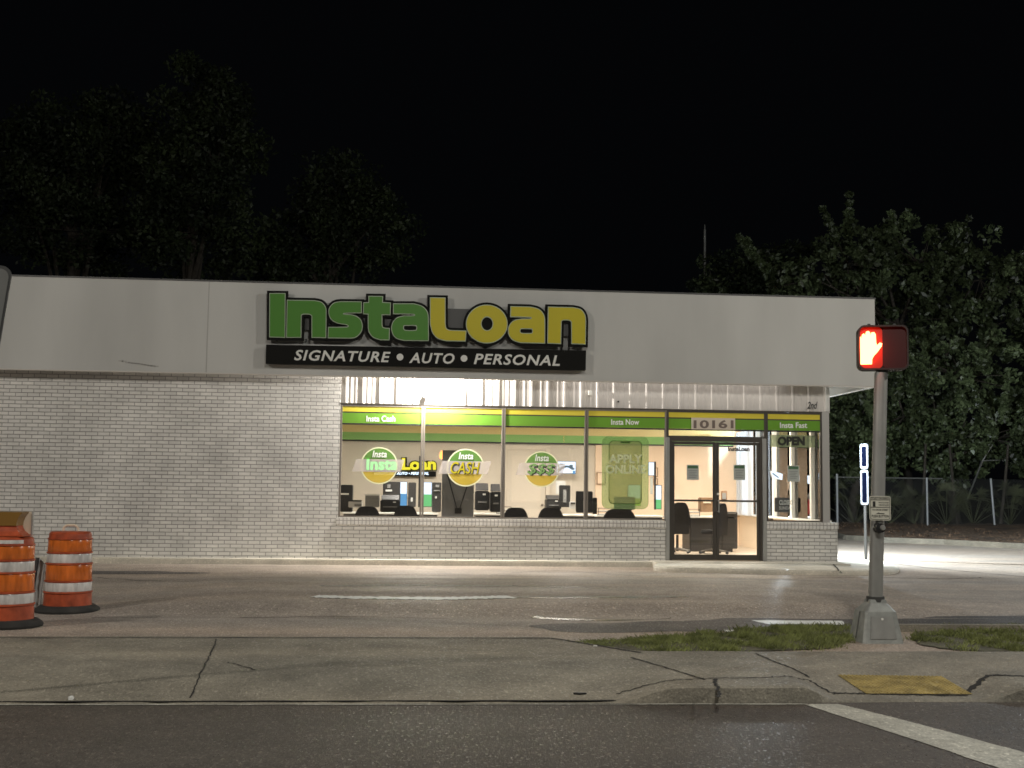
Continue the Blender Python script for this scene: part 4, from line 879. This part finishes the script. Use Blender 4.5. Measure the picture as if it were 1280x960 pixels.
g = MB(); g.box(c[0]+.1905, c[1]+.11, .885, c[0]+.205, c[1]+.145, 1.125); obj('board_edge', g, M['greyframe'], T)
# grey leaning panel
p0 = onZ(46, 764); T = thing('leaning_panel', (p0.x, p0.y+.2, .004), 'narrow grey panel with a dark post leaning between the two traffic barrels', 'panel')
Y = p0.y+.25; q = [onY(*p, Y) for p in ((42, 762), (50, 758), (56, 705), (49, 698), (43, 703))]
q[0].z = q[1].z = .01
g = MB(); g.prism(q, (0, .03, 0)); obj('panel', g, M['lgrey'], T, bevel=.004)
g = MB(); a = onY(42.5, 726, Y-.03); b_ = onY(47, 697, Y-.03); g.tube((a.x, a.y, a.z), (b_.x, b_.y, b_.z), .022); g.tube((a.x-.01, a.y, .01), (a.x, a.y, a.z), .02); obj('post', g, M['dgrey'], T)
# ================================================================ sign at the left edge (back view)
Y = 8.6; c = onY(16, 334, Y); T = thing('road_sign', (c.x-.45, Y, -.08), 'grey road sign with rounded corners, its edge leaning into the left of the picture', 'road sign')
sx, sz = .80, .80; pts = rrect(-sx, -sz, 0, 0, .07)
a = R(-6.6); rot = lambda p: (c.x+p[0]*math.cos(a)-p[1]*math.sin(a), c.z+p[0]*math.sin(a)+p[1]*math.cos(a))
g = MB(); g.prism([(rot(p)[0], Y, rot(p)[1]) for p in pts], (0, .012, 0)); obj('sign_panel', g, M['dgrey'], T)
pts = rrect(-sx+.016, -sz+.016, -.016, -.022, .06); g = MB(); g.prism([(rot(p)[0], Y-.003, rot(p)[1]) for p in pts], (0, .0025, 0)); obj('sign_face', g, M['signback'], T)
g = MB(); u1 = rot((-.40, -.05)); u0_ = rot((-.40, -1.0)); g.tube((u1[0], Y+.035, u1[1]), (u0_[0]-.25, Y+.035, -.09), .025, n=10); obj('post', g, M['galv'], T)
# ================================================================ pedestrian signal
pc = onZ(1096, 801.5); px0, py0 = pc.x, pc.y
T = thing('signal_pole', (px0, py0, 0), 'grey steel pedestrian signal pole on a flared square cast base in the grass strip', 'signal pole')
ztop = PZ(1100, 466, py0); dx = PX(1101.3, py0, 466)-PX(1094.2, py0, 745)
zc = PZ(1094, 748, py0); xb = PX(1094.2, py0, 748)
g = MB(); g.tube((xb, py0, zc-.02), (xb+dx, py0, ztop), .068, .062, n=28); obj('pole', g, M['galv'], T, smooth=True)
g = MB(); g.tube((xb, py0, zc-.03), (xb, py0, zc+.02), .085, n=24); obj('collar', g, M['dgrey'], T)
hb = PZ(1094, 763, py0); W0, W1 = .195, .150
xb0 = px0-.01
g = MB(); rings = []
for z, w_, cx_ in ((0.0, W0+.006, xb0), (.03, W0, xb0), (hb, W1, xb0), (hb+.005, W1-.006, xb0), (zc-.04, .085, xb), (zc-.005, .078, xb)):
    r_ = []
    for sx_, sy_ in ((-1,-1), (1,-1), (1,1), (-1,1)):
        ch = w_*.12
        r_ += [(cx_+sx_*w_, py0+sy_*(w_-ch), z), (cx_+sx_*(w_-ch), py0+sy_*w_, z)] if sx_*sy_ > 0 else [(cx_+sx_*(w_-ch), py0+sy_*w_, z), (cx_+sx_*w_, py0+sy_*(w_-ch), z)]
    rings.append(r_)
g.loft(rings); obj('base', g, M['castalu'], T)
g = MB(); g.prism([(xb0-W0*.66, py0-W0-.004, .04), (xb0+W0*.66, py0-W0-.004, .04), (xb0+W1*.70, py0-W1-.012, hb-.04), (xb0-W1*.70, py0-W1-.012, hb-.04)], (0, .01, 0)); hch = obj('hatch', g, M['galv'], T, bevel=.004)
g = MB(); g.tube((xb0, py0-W1-.02, hb-.065), (xb0, py0-W1, hb-.065), .012, n=10); obj('screw', g, M['white'], hch)
g = MB(); g.prism([(xb0-W0-.003, py0-.012, .03), (xb0-W0-.003, py0+.012, .03), (xb0-W1-.005, py0+.012, hb-.01), (xb0-W1-.005, py0-.012, hb-.01)], (.01, 0, 0)); obj('seam_rib', g, M['dgrey'], T)
# signal head, facing the camera side
hx, hz0 = PX(1103, py0, 435), PZ(1103, 463, py0); HW, HH = .235, (PZ(1103, 407.5, py0)-hz0)
T = thing('pedestrian_signal', (hx, py0, hz0), 'black pedestrian signal head on the pole, showing a lit orange-red raised hand', 'pedestrian signal')
def rb(x0, z0, x1, z1, r, ya, yb_, g): g.prism([(p[0], ya, p[1]) for p in rrect(x0, z0, x1, z1, r)], (0, yb_-ya, 0)); return g
g = MB(); rb(hx-HW, hz0, hx+HW, hz0+HH, .06, py0-.03, py0+.12, g); obj('housing', g, M['house'], T, bevel=.008)
g = MB(); o_ = rrect(hx-HW, hz0, hx+HW, hz0+HH, .06); i_ = rrect(hx-HW+.016, hz0+.016, hx+HW-.016, hz0+HH-.016, .05); n = len(o_)
yb2 = py0-.031; yf = py0-.075
g.add([(p[0], yb2, p[1]) for p in o_]+[(p[0], yf, p[1]) for p in o_]+[(p[0], yf, p[1]) for p in i_]+[(p[0], yb2, p[1]) for p in i_],
      [(a_+k, a_+(k+1) % n, b__+(k+1) % n, b__+k) for a_, b__ in ((0, n), (n, 2*n), (2*n, 3*n)) for k in range(n)]); obj('visor_frame', g, M['house'], T)
g = MB(); rb(hx-HW+.018, hz0+.018, hx-.005, hz0+HH-.018, .04, py0-.040, py0-.032, g); obj('hand_lens', g, M['lens'], T)
g = MB(); rb(hx-.003, hz0+.018, hx+HW-.018, hz0+HH-.018, .04, py0-.040, py0-.032, g); obj('dark_lens', g, M['lens2'], T)
# hand outline in head-local units of photo pixels (crop scale 6.857)
hp = [(325,445),(330,400),(318,360),(318,250),(322,212),(338,205),(345,225),(347,190),(362,178),(375,195),(380,165),(398,158),(412,170),(416,195),(425,172),(445,170),(458,190),(462,262),(468,285),(490,262),(510,268),(505,295),(470,345),(445,372),(430,400),(428,445)]
Yh = py0-.05; g = MB(); g.prism([onY(1030+p[0]/6.857, 390+p[1]/6.857, Yh) for p in hp], (0, .009, 0)); obj('lit_hand', g, M['hand'], T)
for dx_ in (-.12, .12):
    g = MB(); g.tube((hx+dx_-.0, py0+.03, hz0+HH), (hx+dx_, py0+.03, hz0+HH+.025), .016, n=10); obj('lug', g, M['dgrey'], T)
g = MB(); g.tube((hx, py0+.03, hz0-.05), (hx, py0+.03, hz0+.002), .05, .06, n=20); obj('mount_collar', g, M['dgrey'], T)
g = MB(); g.box(hx+HW+.001, py0-.0, hz0+.05, hx+HW+.012, py0+.1, hz0+HH-.05); obj('hinge_plate', g, M['galv'], T)
T.rotation_euler.z = R(-14)
hl = onY(1086, 434, py0-.115)
lamp('signal_glow', 'POINT', (hl.x, hl.y, hl.z), 3.5, (1.0, .10, .03), .02)
# push sign and button
ys = py0-.085; T = thing('push_button_sign', (PX(1100, ys, 650), ys, PZ(1100, 650, ys)), 'small pale instruction sign with black print fixed on the signal pole above the button', 'instruction sign')
a = onY(1087, 650, ys); b_ = onY(1113.2, 620.5, ys); zA = PZ(1100, 650.5, ys); zB = PZ(1100, 620, ys)
g = MB(); g.prism([(p[0], ys, p[1]) for p in rrect(a.x, zA, b_.x, zB, .022)], (0, .004, 0)); obj('plate', g, M['ppaper'], T)
o_ = rrect(a.x+.008, zA+.008, b_.x-.008, zB-.008, .018); i_ = rrect(a.x+.0125, zA+.0125, b_.x-.0125, zB-.0125, .015); n = len(o_)
g = MB(); g.add([(p[0], ys-.002, p[1]) for p in o_]+[(p[0], ys-.002, p[1]) for p in i_], [(k, (k+1) % n, n+(k+1) % n, n+k) for k in range(n)])
W_ = b_.x-a.x; H_ = zB-zA
for zf in (.83, .53): g.box(a.x+.012, ys-.003, zA+H_*zf, b_.x-.012, ys-.001, zA+H_*zf+.005)
obj('border', g, M['pblack'], T)
g = MB()
for s, xf, wf, zf, hf in (('START CROSSING', .1, .8, .87, .06), ('WATCH FOR', .42, .48, .70, .06), ('VEHICLES', .42, .48, .60, .06), ('TO CROSS STREET', .12, .76, .40, .07), ('PUSH BUTTON', .10, .80, .12, .11)):
    put_text(g, s, (a.x+W_*xf, ys-.003, zA+H_*zf), XV, ZV, NV, W_*wf, H_*hf, bold=.02)
g.box(a.x+W_*.16, ys-.003, zA+H_*.57, a.x+W_*.28, ys-.001, zA+H_*.78); g.prism([(a.x+W_*.3, ys-.003, zA+H_*.27), (a.x+W_*.45, ys-.003, zA+H_*.33), (a.x+W_*.45, ys-.003, zA+H_*.30), (a.x+W_*.7, ys-.003, zA+H_*.30), (a.x+W_*.7, ys-.003, zA+H_*.27)], (0, .001, 0)); obj('print', g, M['pblack'], T)
g = MB(); g.box(a.x+W_*.42, ys+.004, zA+.03, a.x+W_*.58, py0-.06, zB-.03); obj('bracket', g, M['dgrey'], T)
cb = onY(1098.5, 660, py0-.08); T = thing('push_button', (cb.x, py0-.06, cb.z-.05), 'black crossing push button with a round silver cap on the signal pole', 'push button')
g = MB(); g.tube((cb.x, py0-.055, cb.z), (cb.x, py0-.13, cb.z), .05, .045, n=24); obj('housing', g, M['black'], T, smooth=True)
g = MB(); g.tube((cb.x+.018, py0-.131, cb.z+.004), (cb.x+.018, py0-.150, cb.z+.004), .028, .022, n=20); obj('cap', g, M['galv'], T, smooth=True)
# tactile pad
q = [onG(1047, 846), onG(1177, 849), onG(1216, 869), onG(1083, 868)]
T = thing('tactile_pad', (q[0].x, q[3].y, hz(q[3].x, q[3].y)), 'yellow truncated-dome tactile pad let into the kerb ramp', 'tactile pad')
nu, nv = 26, 14
def padpt(u, v_): p = q[3].lerp(q[2], u).lerp(q[0].lerp(q[1], u), v_); p.z = hz(p.x, p.y)+.006; return p
g = MB(); g.add([tuple(padpt(i/nu, j/nv)) for i in range(nu+1) for j in range(nv+1)], [(i*(nv+1)+j, (i+1)*(nv+1)+j, (i+1)*(nv+1)+j+1, i*(nv+1)+j+1) for i in range(nu) for j in range(nv)])
for i in range(nu):
    for j in range(nv):
        if rnd.random() < .06: continue
        p = padpt((i+.5)/nu, (j+.5)/nv); g.lathe(tuple(p), [(.011, -.001), (.009, .005), (.005, .007)], n=6)
obj('mat', g, M['tactile'], T)
# small litter
for px_, py_, s, mt, lb in ((725, 855, .05, 'black', 'small dark flat piece of litter on the driveway concrete'), (237*1, 878, .03, 'black', None), (586*1.0, 795, .02, 'black', None), (744, 810.5, .02, 'white', 'tiny white scrap at the tip of the grass strip')):
    if not lb: continue
    p = onZ(px_, py_); p.z = hz(p.x, p.y)+.002
    g = MB(); g.prism([(p.x-s, p.y, p.z), (p.x-s*.2, p.y-s*.4, p.z), (p.x+s, p.y-s*.1, p.z), (p.x+s*.8, p.y+s*.4, p.z), (p.x-s*.6, p.y+s*.5, p.z)], (0, 0, .012)); one('litter', g, M[mt], lb, 'litter', bevel=.003)
p = onZ(87, 878, RZ); g = MB(); g.box(p.x-.012, p.y, RZ+.005, p.x+.02, p.y+.03, RZ+.04); one('litter', g, M['reflscrapw'], 'tiny bright white scrap in the gutter at the left', 'litter', bevel=.004)
# ================================================================ blue parking sign post, seen nearly edge-on
p0 = onZ(1082.5, 699.5); Y = p0.y; T = thing('parking_sign', (p0.x, Y, 0), 'narrow post with two stacked blue and white parking signs seen almost edge-on beside the building', 'parking sign')
zt_ = PZ(1082, 555, Y); g = MB(); g.box(p0.x-.03, Y-.015, 0, p0.x+.03, Y+.015, zt_-.05); obj('post', g, M['dgrey'], T)
for za, zb_, in ((PZ(1082, 586, Y), zt_), (PZ(1082, 631, Y), PZ(1082, 587.5, Y))):
    hw = .105; 
    g = MB(); g.prism([(p0.x+p[0], Y-.022, p[1]) for p in rrect(-hw, za, hw, zb_, .05)], (0, .004, 0)); f_ = obj('sign_panel', g, M['wsign'], T)
    g = MB(); g.prism([(p0.x+p[0], Y-.0245, p[1]) for p in rrect(-hw*.58, za+.05, hw*.58, zb_-.05, .03)], (0, .002, 0)); obj('blue_field', g, M['blue'], f_)
    g = MB(); g.prism([(p0.x+p[0], Y-.017, p[1]) for p in rrect(-hw, za, hw, zb_, .05)], (0, .002, 0)); obj('sign_back', g, M['dgrey'], f_)
T.rotation_euler.z = R(-60)
# ================================================================ chain-link fence
XF0, XF1 = PX(1044, YF, 650), PX(1330, YF, 650)
ZB_ = .28; ZT_ = PZ(1159, 598, YF)
T = thing('chain_link_fence', (XF0, YF, ZB_), 'grey chain-link fence with bright posts along the mulch bank under the trees', 'fence')
for px_, r_ in ((1046.5, .045), (1159, .04), (1243, .04), (1325, .04)):
    x = PX(px_, YF, 630); lean = .0 if px_ != 1243 else -.12
    g = MB(); g.tube((x, YF, ZB_-.1), (x+lean, YF, ZT_+(.12 if px_ < 1100 else .03)), r_, n=12); obj('post', g, M['fpost'], T, smooth=True)
g = MB(); g.tube((XF0, YF, ZT_), (PX(1178, YF, 600), YF, ZT_), .022, n=8); obj('top_rail', g, M['fence'], T, smooth=True)
g = MB(); L_ = XF1-XF0; Hh = ZT_-ZB_; st = .11; k = -int(Hh/st)
r_ = .003
def strip(x0, z0, x1, z1):
    if x0 < XF0: z0 += (XF0-x0)*(z1-z0)/(x1-x0); x0 = XF0
    if x1 > XF1: z1 = z0+(XF1-x0)*(z1-z0)/(x1-x0); x1 = XF1
    if x1-x0 > .02: g.tube((x0, YF+.03, z0), (x1, YF+.03, z1), r_, n=3, caps=False)
while k*st < L_:
    strip(XF0+k*st, ZB_, XF0+k*st+Hh, ZT_); strip(XF0+k*st, ZT_, XF0+k*st+Hh, ZB_); k += 1
obj('wire_mesh', g, M['fence'], T)
# utility pole far behind the roof
x = PX(881, 62, 320); g = MB(); g.tube((x, 62, 0), (x, 62, PZ(881, 287, 62)), .11, .07, n=12); g.tube((x, 62, PZ(881, 287, 62)), (x, 62, PZ(881, 281, 62)), .03, n=8)
one('utility_pole', g, M['galv'], 'pale slim pole standing up behind the roof in front of the right-hand trees', 'pole', smooth=True)
# ================================================================ vegetation
def leaf_mesh(name, clumps, per, size, mats, seed, parent, droop=0.0, aspect=2.0):
    r = np.random.default_rng(seed); n = len(clumps)*per
    C = np.repeat(np.array([c[:3] for c in clumps]), per, 0); Rr = np.repeat(np.array([c[3] for c in clumps]), per)
    d = r.normal(size=(n, 3)); d /= np.linalg.norm(d, axis=1)[:, None]; rad = Rr*r.uniform(.25, 1.0, n)**.6
    P = C+d*rad[:, None]*np.array([1, 1, .8]); P[:, 2] -= droop*rad*r.random(n)
    a = r.normal(size=(n, 3))+d*.7; a /= np.linalg.norm(a, axis=1)[:, None]; b = np.cross(a, r.normal(size=(n, 3))); b /= np.linalg.norm(b, axis=1)[:, None]
    s = size*r.uniform(.6, 1.3, n)[:, None]; V = np.empty((n, 4, 3)); V[:, 0] = P-a*s*.5; V[:, 1] = P+b*s*.5/aspect; V[:, 2] = P+a*s*.5; V[:, 3] = P-b*s*.5/aspect
    me = bpy.data.meshes.new(name); me.vertices.add(n*4); me.vertices.foreach_set('co', V.reshape(-1)-np.tile(np.array(wloc(parent)[:]), n*4))
    me.loops.add(n*4); me.loops.foreach_set('vertex_index', np.arange(n*4)); me.polygons.add(n); me.polygons.foreach_set('loop_start', np.arange(n)*4); me.polygons.foreach_set('loop_total', np.full(n, 4))
    for m_ in mats: me.materials.append(m_)
    mi = np.repeat(r.integers(0, len(mats), len(clumps)), per); me.polygons.foreach_set('material_index', mi.astype(np.int32)); me.update(); me.validate()
    o = bpy.data.objects.new(name, me); sc.collection.objects.link(o); o.parent = parent; return o
def tree(px_, Y, ellipses, label, cat, mats, seed, nclump=110, per=120, size=.17, crad=.6, thick=2.6, group=None, zb=.25, droop=.0, trunk=.22, shoots=0):
    """ellipses: (px, py, rx_px, ry_px) in the crown; thickness in depth is thick metres"""
    base = Vector((PX(px_, Y, 620), Y, zb)); T = thing('tree', tuple(base), label, cat, group); r = random.Random(seed); clumps = []
    area = [e[2]*e[3] for e in ellipses]; tot = sum(area); cen = []
    for e, a_ in zip(ellipses, area):
        c = onY(e[0], e[1], Y); sc_ = abs(onY(e[0]+1, e[1], Y).x-c.x); rx, rz = e[2]*sc_, e[3]*sc_; cen.append(c)
        for _ in range(max(4, int(nclump*a_/tot))):
            while True:
                u = Vector((r.uniform(-1, 1), r.uniform(-1, 1), r.uniform(-1, 1)))
                if .25 < u.length < 1: break
            clumps.append((c.x+u.x*rx, c.y+u.y*thick, c.z+u.z*rz, crad*r.uniform(.5, 1.25)))
    for _ in range(shoots):
        b0 = Vector(r.choice(clumps)[:3]); k = min(cen, key=lambda q: (q-b0).length); d = (b0-k); d.z = abs(d.z)+.6; d.normalize(); d = (d+Vector((r.uniform(-.5, .5), 0, .5))).normalized(); ln = r.uniform(.7, 1.7)
        for j in range(5): q = b0+d*ln*(j/4); clumps.append((q.x, q.y, q.z, .24-.03*j))
    leaf_mesh('crown', clumps, per, size, mats, seed, T, droop)
    g = MB(); top = sum(cen, Vector())/len(cen); pts = [base]
    for k in range(1, 6): pts.append(base.lerp(top, k/5)+Vector((r.uniform(-.25, .25), r.uniform(-.2, .2), 0)))
    for k in range(5): g.tube(pts[k], pts[k+1], trunk*(1-k*.15), trunk*(1-(k+1)*.15), n=10)
    for c in cen:
        for _ in range(3):
            s = pts[r.randint(2, 4)]; e = c+Vector((r.uniform(-1, 1), r.uniform(-1, 1), r.uniform(-.5, 1))); mm = s.lerp(e, .5)+Vector((r.uniform(-.3, .3), r.uniform(-.3, .3), r.uniform(0, .4)))
            g.tube(s, mm, trunk*.38, trunk*.22, n=6); g.tube(mm, e, trunk*.22, trunk*.07, n=6)
    for c in r.sample(clumps, min(45, len(clumps))):
        c_ = Vector(c[:3]); s = min(cen, key=lambda q: (q-c_).length); g.tube(s, c_, .035, .012, n=4)
    obj('trunk', g, M['bark'], T, smooth=True); return T
GT = 'trees beyond the chain-link fence'
tree(1140, 51, [(1150, 330, 70, 62), (1060, 330, 62, 48), (1225, 350, 60, 62), (1140, 400, 80, 50), (1010, 350, 50, 30)], 'tallest bushy tree right of the shop, its pointed top behind the signal head', 'tree', [M['leafA'], M['leafB'], M['leafB']], 11, 250, 58, .27, .50, 2.8, GT, shoots=34)
tree(1290, 50, [(1290, 390, 55, 75), (1320, 470, 60, 70), (1300, 540, 60, 60)], 'bushy tree cut off by the right edge of the picture', 'tree', [M['leafA'], M['leafB']], 12, 210, 62, .26, .48, 2.6, GT, shoots=16)
tree(1195, 47.5, [(1200, 470, 75, 62), (1170, 560, 80, 48), (1245, 550, 62, 52), (1130, 520, 50, 50)], 'low spreading leafy tree behind the fence, directly right of the signal pole', 'tree', [M['leafA'], M['leafA'], M['leafB']], 13, 270, 62, .24, .42, 2.4, GT, shoots=30)
tree(1065, 48.5, [(1070, 560, 52, 48), (1075, 480, 45, 45), (1050, 520, 36, 52)], 'leafy tree between the shop corner and the signal pole', 'tree', [M['leafA'], M['leafB']], 14, 220, 66, .24, .42, 2.2, GT, shoots=14)
tree(930, 58, [(930, 350, 62, 34), (900, 380, 60, 30), (985, 345, 50, 38)], 'dim tree top showing above the roof beside the slim pale pole', 'tree', [M['leafB'], M['leafD']], 15, 100, 110, .24, .7, 2.2, GT)
GL = 'dark trees behind the roof on the left'
tree(230, 58, [(255, 130, 58, 55), (270, 200, 62, 60), (250, 290, 80, 60), (215, 220, 55, 60)], 'tallest dark tree behind the roof on the left, with a flat crown', 'tree', [M['leafC'], M['leafC'], M['leafD']], 21, 210, 110, .26, .9, 3.2, GL, droop=.4, trunk=.4)
tree(80, 60, [(90, 190, 100, 75), (20, 220, 70, 80), (110, 290, 110, 60), (150, 160, 50, 55)], 'broad dark tree behind the roof at the left edge of the picture', 'tree', [M['leafC'], M['leafD']], 22, 260, 110, .26, .95, 3.4, GL, droop=.4, trunk=.4)
tree(430, 62, [(430, 235, 55, 50), (460, 290, 62, 60), (390, 300, 60, 55), (350, 330, 50, 40)], 'lower dark rounded tree behind the roof above the shop sign', 'tree', [M['leafC'], M['leafD']], 23, 190, 100, .26, .9, 3.0, GL, droop=.4, trunk=.35)
# palmettos and stems behind the fence
def palmetto(px_, Y, label, seed, h=1.5, nf=16):
    b0 = Vector((PX(px_, Y, 640), Y, .26)); r = random.Random(seed); T = thing('palmetto', tuple(b0), label, 'palm shrub', 'palm shrubs behind the fence'); g = MB(); st = MB()
    for k in range(nf):
        a = r.uniform(0, 6.28); el = r.uniform(.5, 1.35); l = h*r.uniform(.5, .9); t = b0+Vector((math.cos(a)*math.cos(el), math.sin(a)*math.cos(el)*.8, math.sin(el)))*l
        st.tube(b0, t, .012, .008, n=4); dr = (t-b0).normalized(); sd = dr.cross(Vector((0, 0, 1))).normalized(); u2 = sd.cross(dr)
        for j in range(13):
            q = R(-75+150*j/12); e = dr*math.cos(q)+sd*math.sin(q)+Vector((0, 0, -.25*abs(math.sin(q)))); e.normalize(); ln = r.uniform(.35, .6); w_ = e.cross(u2).normalized()*.016
            m_ = t+e*ln*.5; g.add([t, m_+w_, t+e*ln+Vector((0, 0, -.12)), m_-w_], [(0, 1, 2, 3)])
    obj('fronds', g, M['frond'], T); obj('stems', st, M['frond'], T)
for i, (px_, lb) in enumerate(((1068, 'palm shrub behind the fence right beside the bright corner post'), (1112, 'palm shrub behind the fence hidden partly by the signal pole'), (1142, 'palm shrub behind the fence just left of its middle post'), (1183, 'palm shrub behind the fence just right of its middle post'), (1216, 'palm shrub behind the fence just left of the leaning post'), (1262, 'palm shrub at the right edge beyond the leaning fence post'))):
    palmetto(px_, 44.6+.5*(i % 3), lb, 40+i, 1.7)
for i, (px_, ln, lb) in enumerate(((1152, .3, 'thin pale leaning trunk behind the fence, left of its middle post'), (1196, -.15, 'thin bare trunk midway along the fence'), (1250, .5, 'thin pale trunk leaning right at the right edge'))):
    x = PX(px_, 45.5, 640); g = MB(); g.tube((x, 45.5, .25), (x+ln*.5, 45.6, 1.6), .07, .06, n=8); g.tube((x+ln*.5, 45.6, 1.6), (x+ln, 45.7, 3.4), .06, .045, n=8); one('slim_tree', g, M['bark'], lb, 'tree trunk', 'thin trunks behind the fence')
# bare branch catching light at the right
g = MB(); a = onY(1228, 576, 46.2); b_ = onY(1241, 556, 46); c = onY(1250, 575, 46); g.tube(a, b_, .03, .01, n=6); g.tube(a, c, .025, .01, n=6); g.tube(a, (a.x-.3, 47, a.z-1.6), .04, .03, n=6); one('bare_branch', g, M['fence'], 'pale bare forked branch catching the light among the right-hand leaves', 'branch')
# mulch litter and grass
def in_poly(x, y, P):
    c = False; j = len(P)-1
    for i in range(len(P)):
        if (P[i][1] > y) != (P[j][1] > y) and x < (P[j][0]-P[i][0])*(y-P[i][1])/(P[j][1]-P[i][1])+P[i][0]: c = not c
        j = i
    return c
G1 = [(712, 803), (800, 800), (850, 797), (930, 789), (1000, 785), (1062, 784), (1066, 799), (1048, 806), (1040, 812), (870, 816.5), (800, 815)]
G2 = [(1140, 800), (1150, 787), (1280, 785), (1520, 790), (1520, 822), (1290, 816), (1200, 814), (1155, 808)]
rg = np.random.default_rng(5); vs = []; fs = []
for PG, n in ((G1, 15000), (G2, 12000)):
    W2 = [onZ(*p) for p in PG]; W2 = [(p.x, p.y) for p in W2]
    xs0, xs1 = min(p[0] for p in W2), max(p[0] for p in W2); y0_, y1_ = min(p[1] for p in W2), max(p[1] for p in W2); k = 0; tuf = [(rg.uniform(xs0, xs1), rg.uniform(y0_, y1_)) for _ in range(150)]
    while k < n:
        t = tuf[rg.integers(len(tuf))]; x = t[0]+rg.normal()*.10; y = t[1]+rg.normal()*.09
        if not in_poly(x, y, W2) and not in_poly(x+rg.normal()*.05, y+rg.normal()*.05, W2): continue
        if math.sin(x*3.1+1)+math.sin(y*9+x*5.3)+math.sin(x*11.7) < -1.0+rg.uniform(-.6,.6): continue
        edge = ss(onZ(712, 803).x, onZ(880, 803).x, x); h = rg.uniform(.015, .068)*(.35+.65*edge)*(1.35 if rg.random() < .12 else 1)
        a = rg.uniform(0, 6.28); l = rg.uniform(.0, .06); w_ = .0035; i = len(vs)
        vs += [(x-w_*math.cos(a), y-w_*math.sin(a), 0), (x+w_*math.cos(a), y+w_*math.sin(a), 0), (x+math.cos(a+1.5)*l*.4, y+math.sin(a+1.5)*l*.4, h*.65), (x+math.cos(a+1.5)*l, y+math.sin(a+1.5)*l, h)]
        fs += [(i, i+1, i+2), (i+2, i+1, i+3)]; k += 1
g = MB(); g.v = vs; g.f = fs; g.mi = [0]*len(fs); obj('grass', g, M['grass'], kind='stuff')
flat('grass_soil', G1, M['grass2'], lift=.009, jit=.04); flat('grass_soil', G2, M['grass2'], lift=.009, jit=.04)
rg = np.random.default_rng(9); g = MB()
for k in range(1500):
    x = rg.uniform(K[0].x-1, K[-1].x+2); yk = np.interp(x, [p.x for p in K], [p.y for p in K])+.3; y = rg.uniform(yk, YF+1.2); z = .15+.2*(y-yk)/(YF+1.4-yk); s = rg.uniform(.04, .11); a = rg.uniform(0, 6.28)
    g.add([(x, y, z), (x+s*math.cos(a), y+s*math.sin(a), z+rg.uniform(.01, .06)), (x+s*.6*math.cos(a+.9), y+s*.6*math.sin(a+.9), z+.02)], [(0, 1, 2)])
obj('leaf_litter', g, mat('dry_leaves', (.20, .12, .07), .8, noise=.5, nscale=3), kind='stuff')
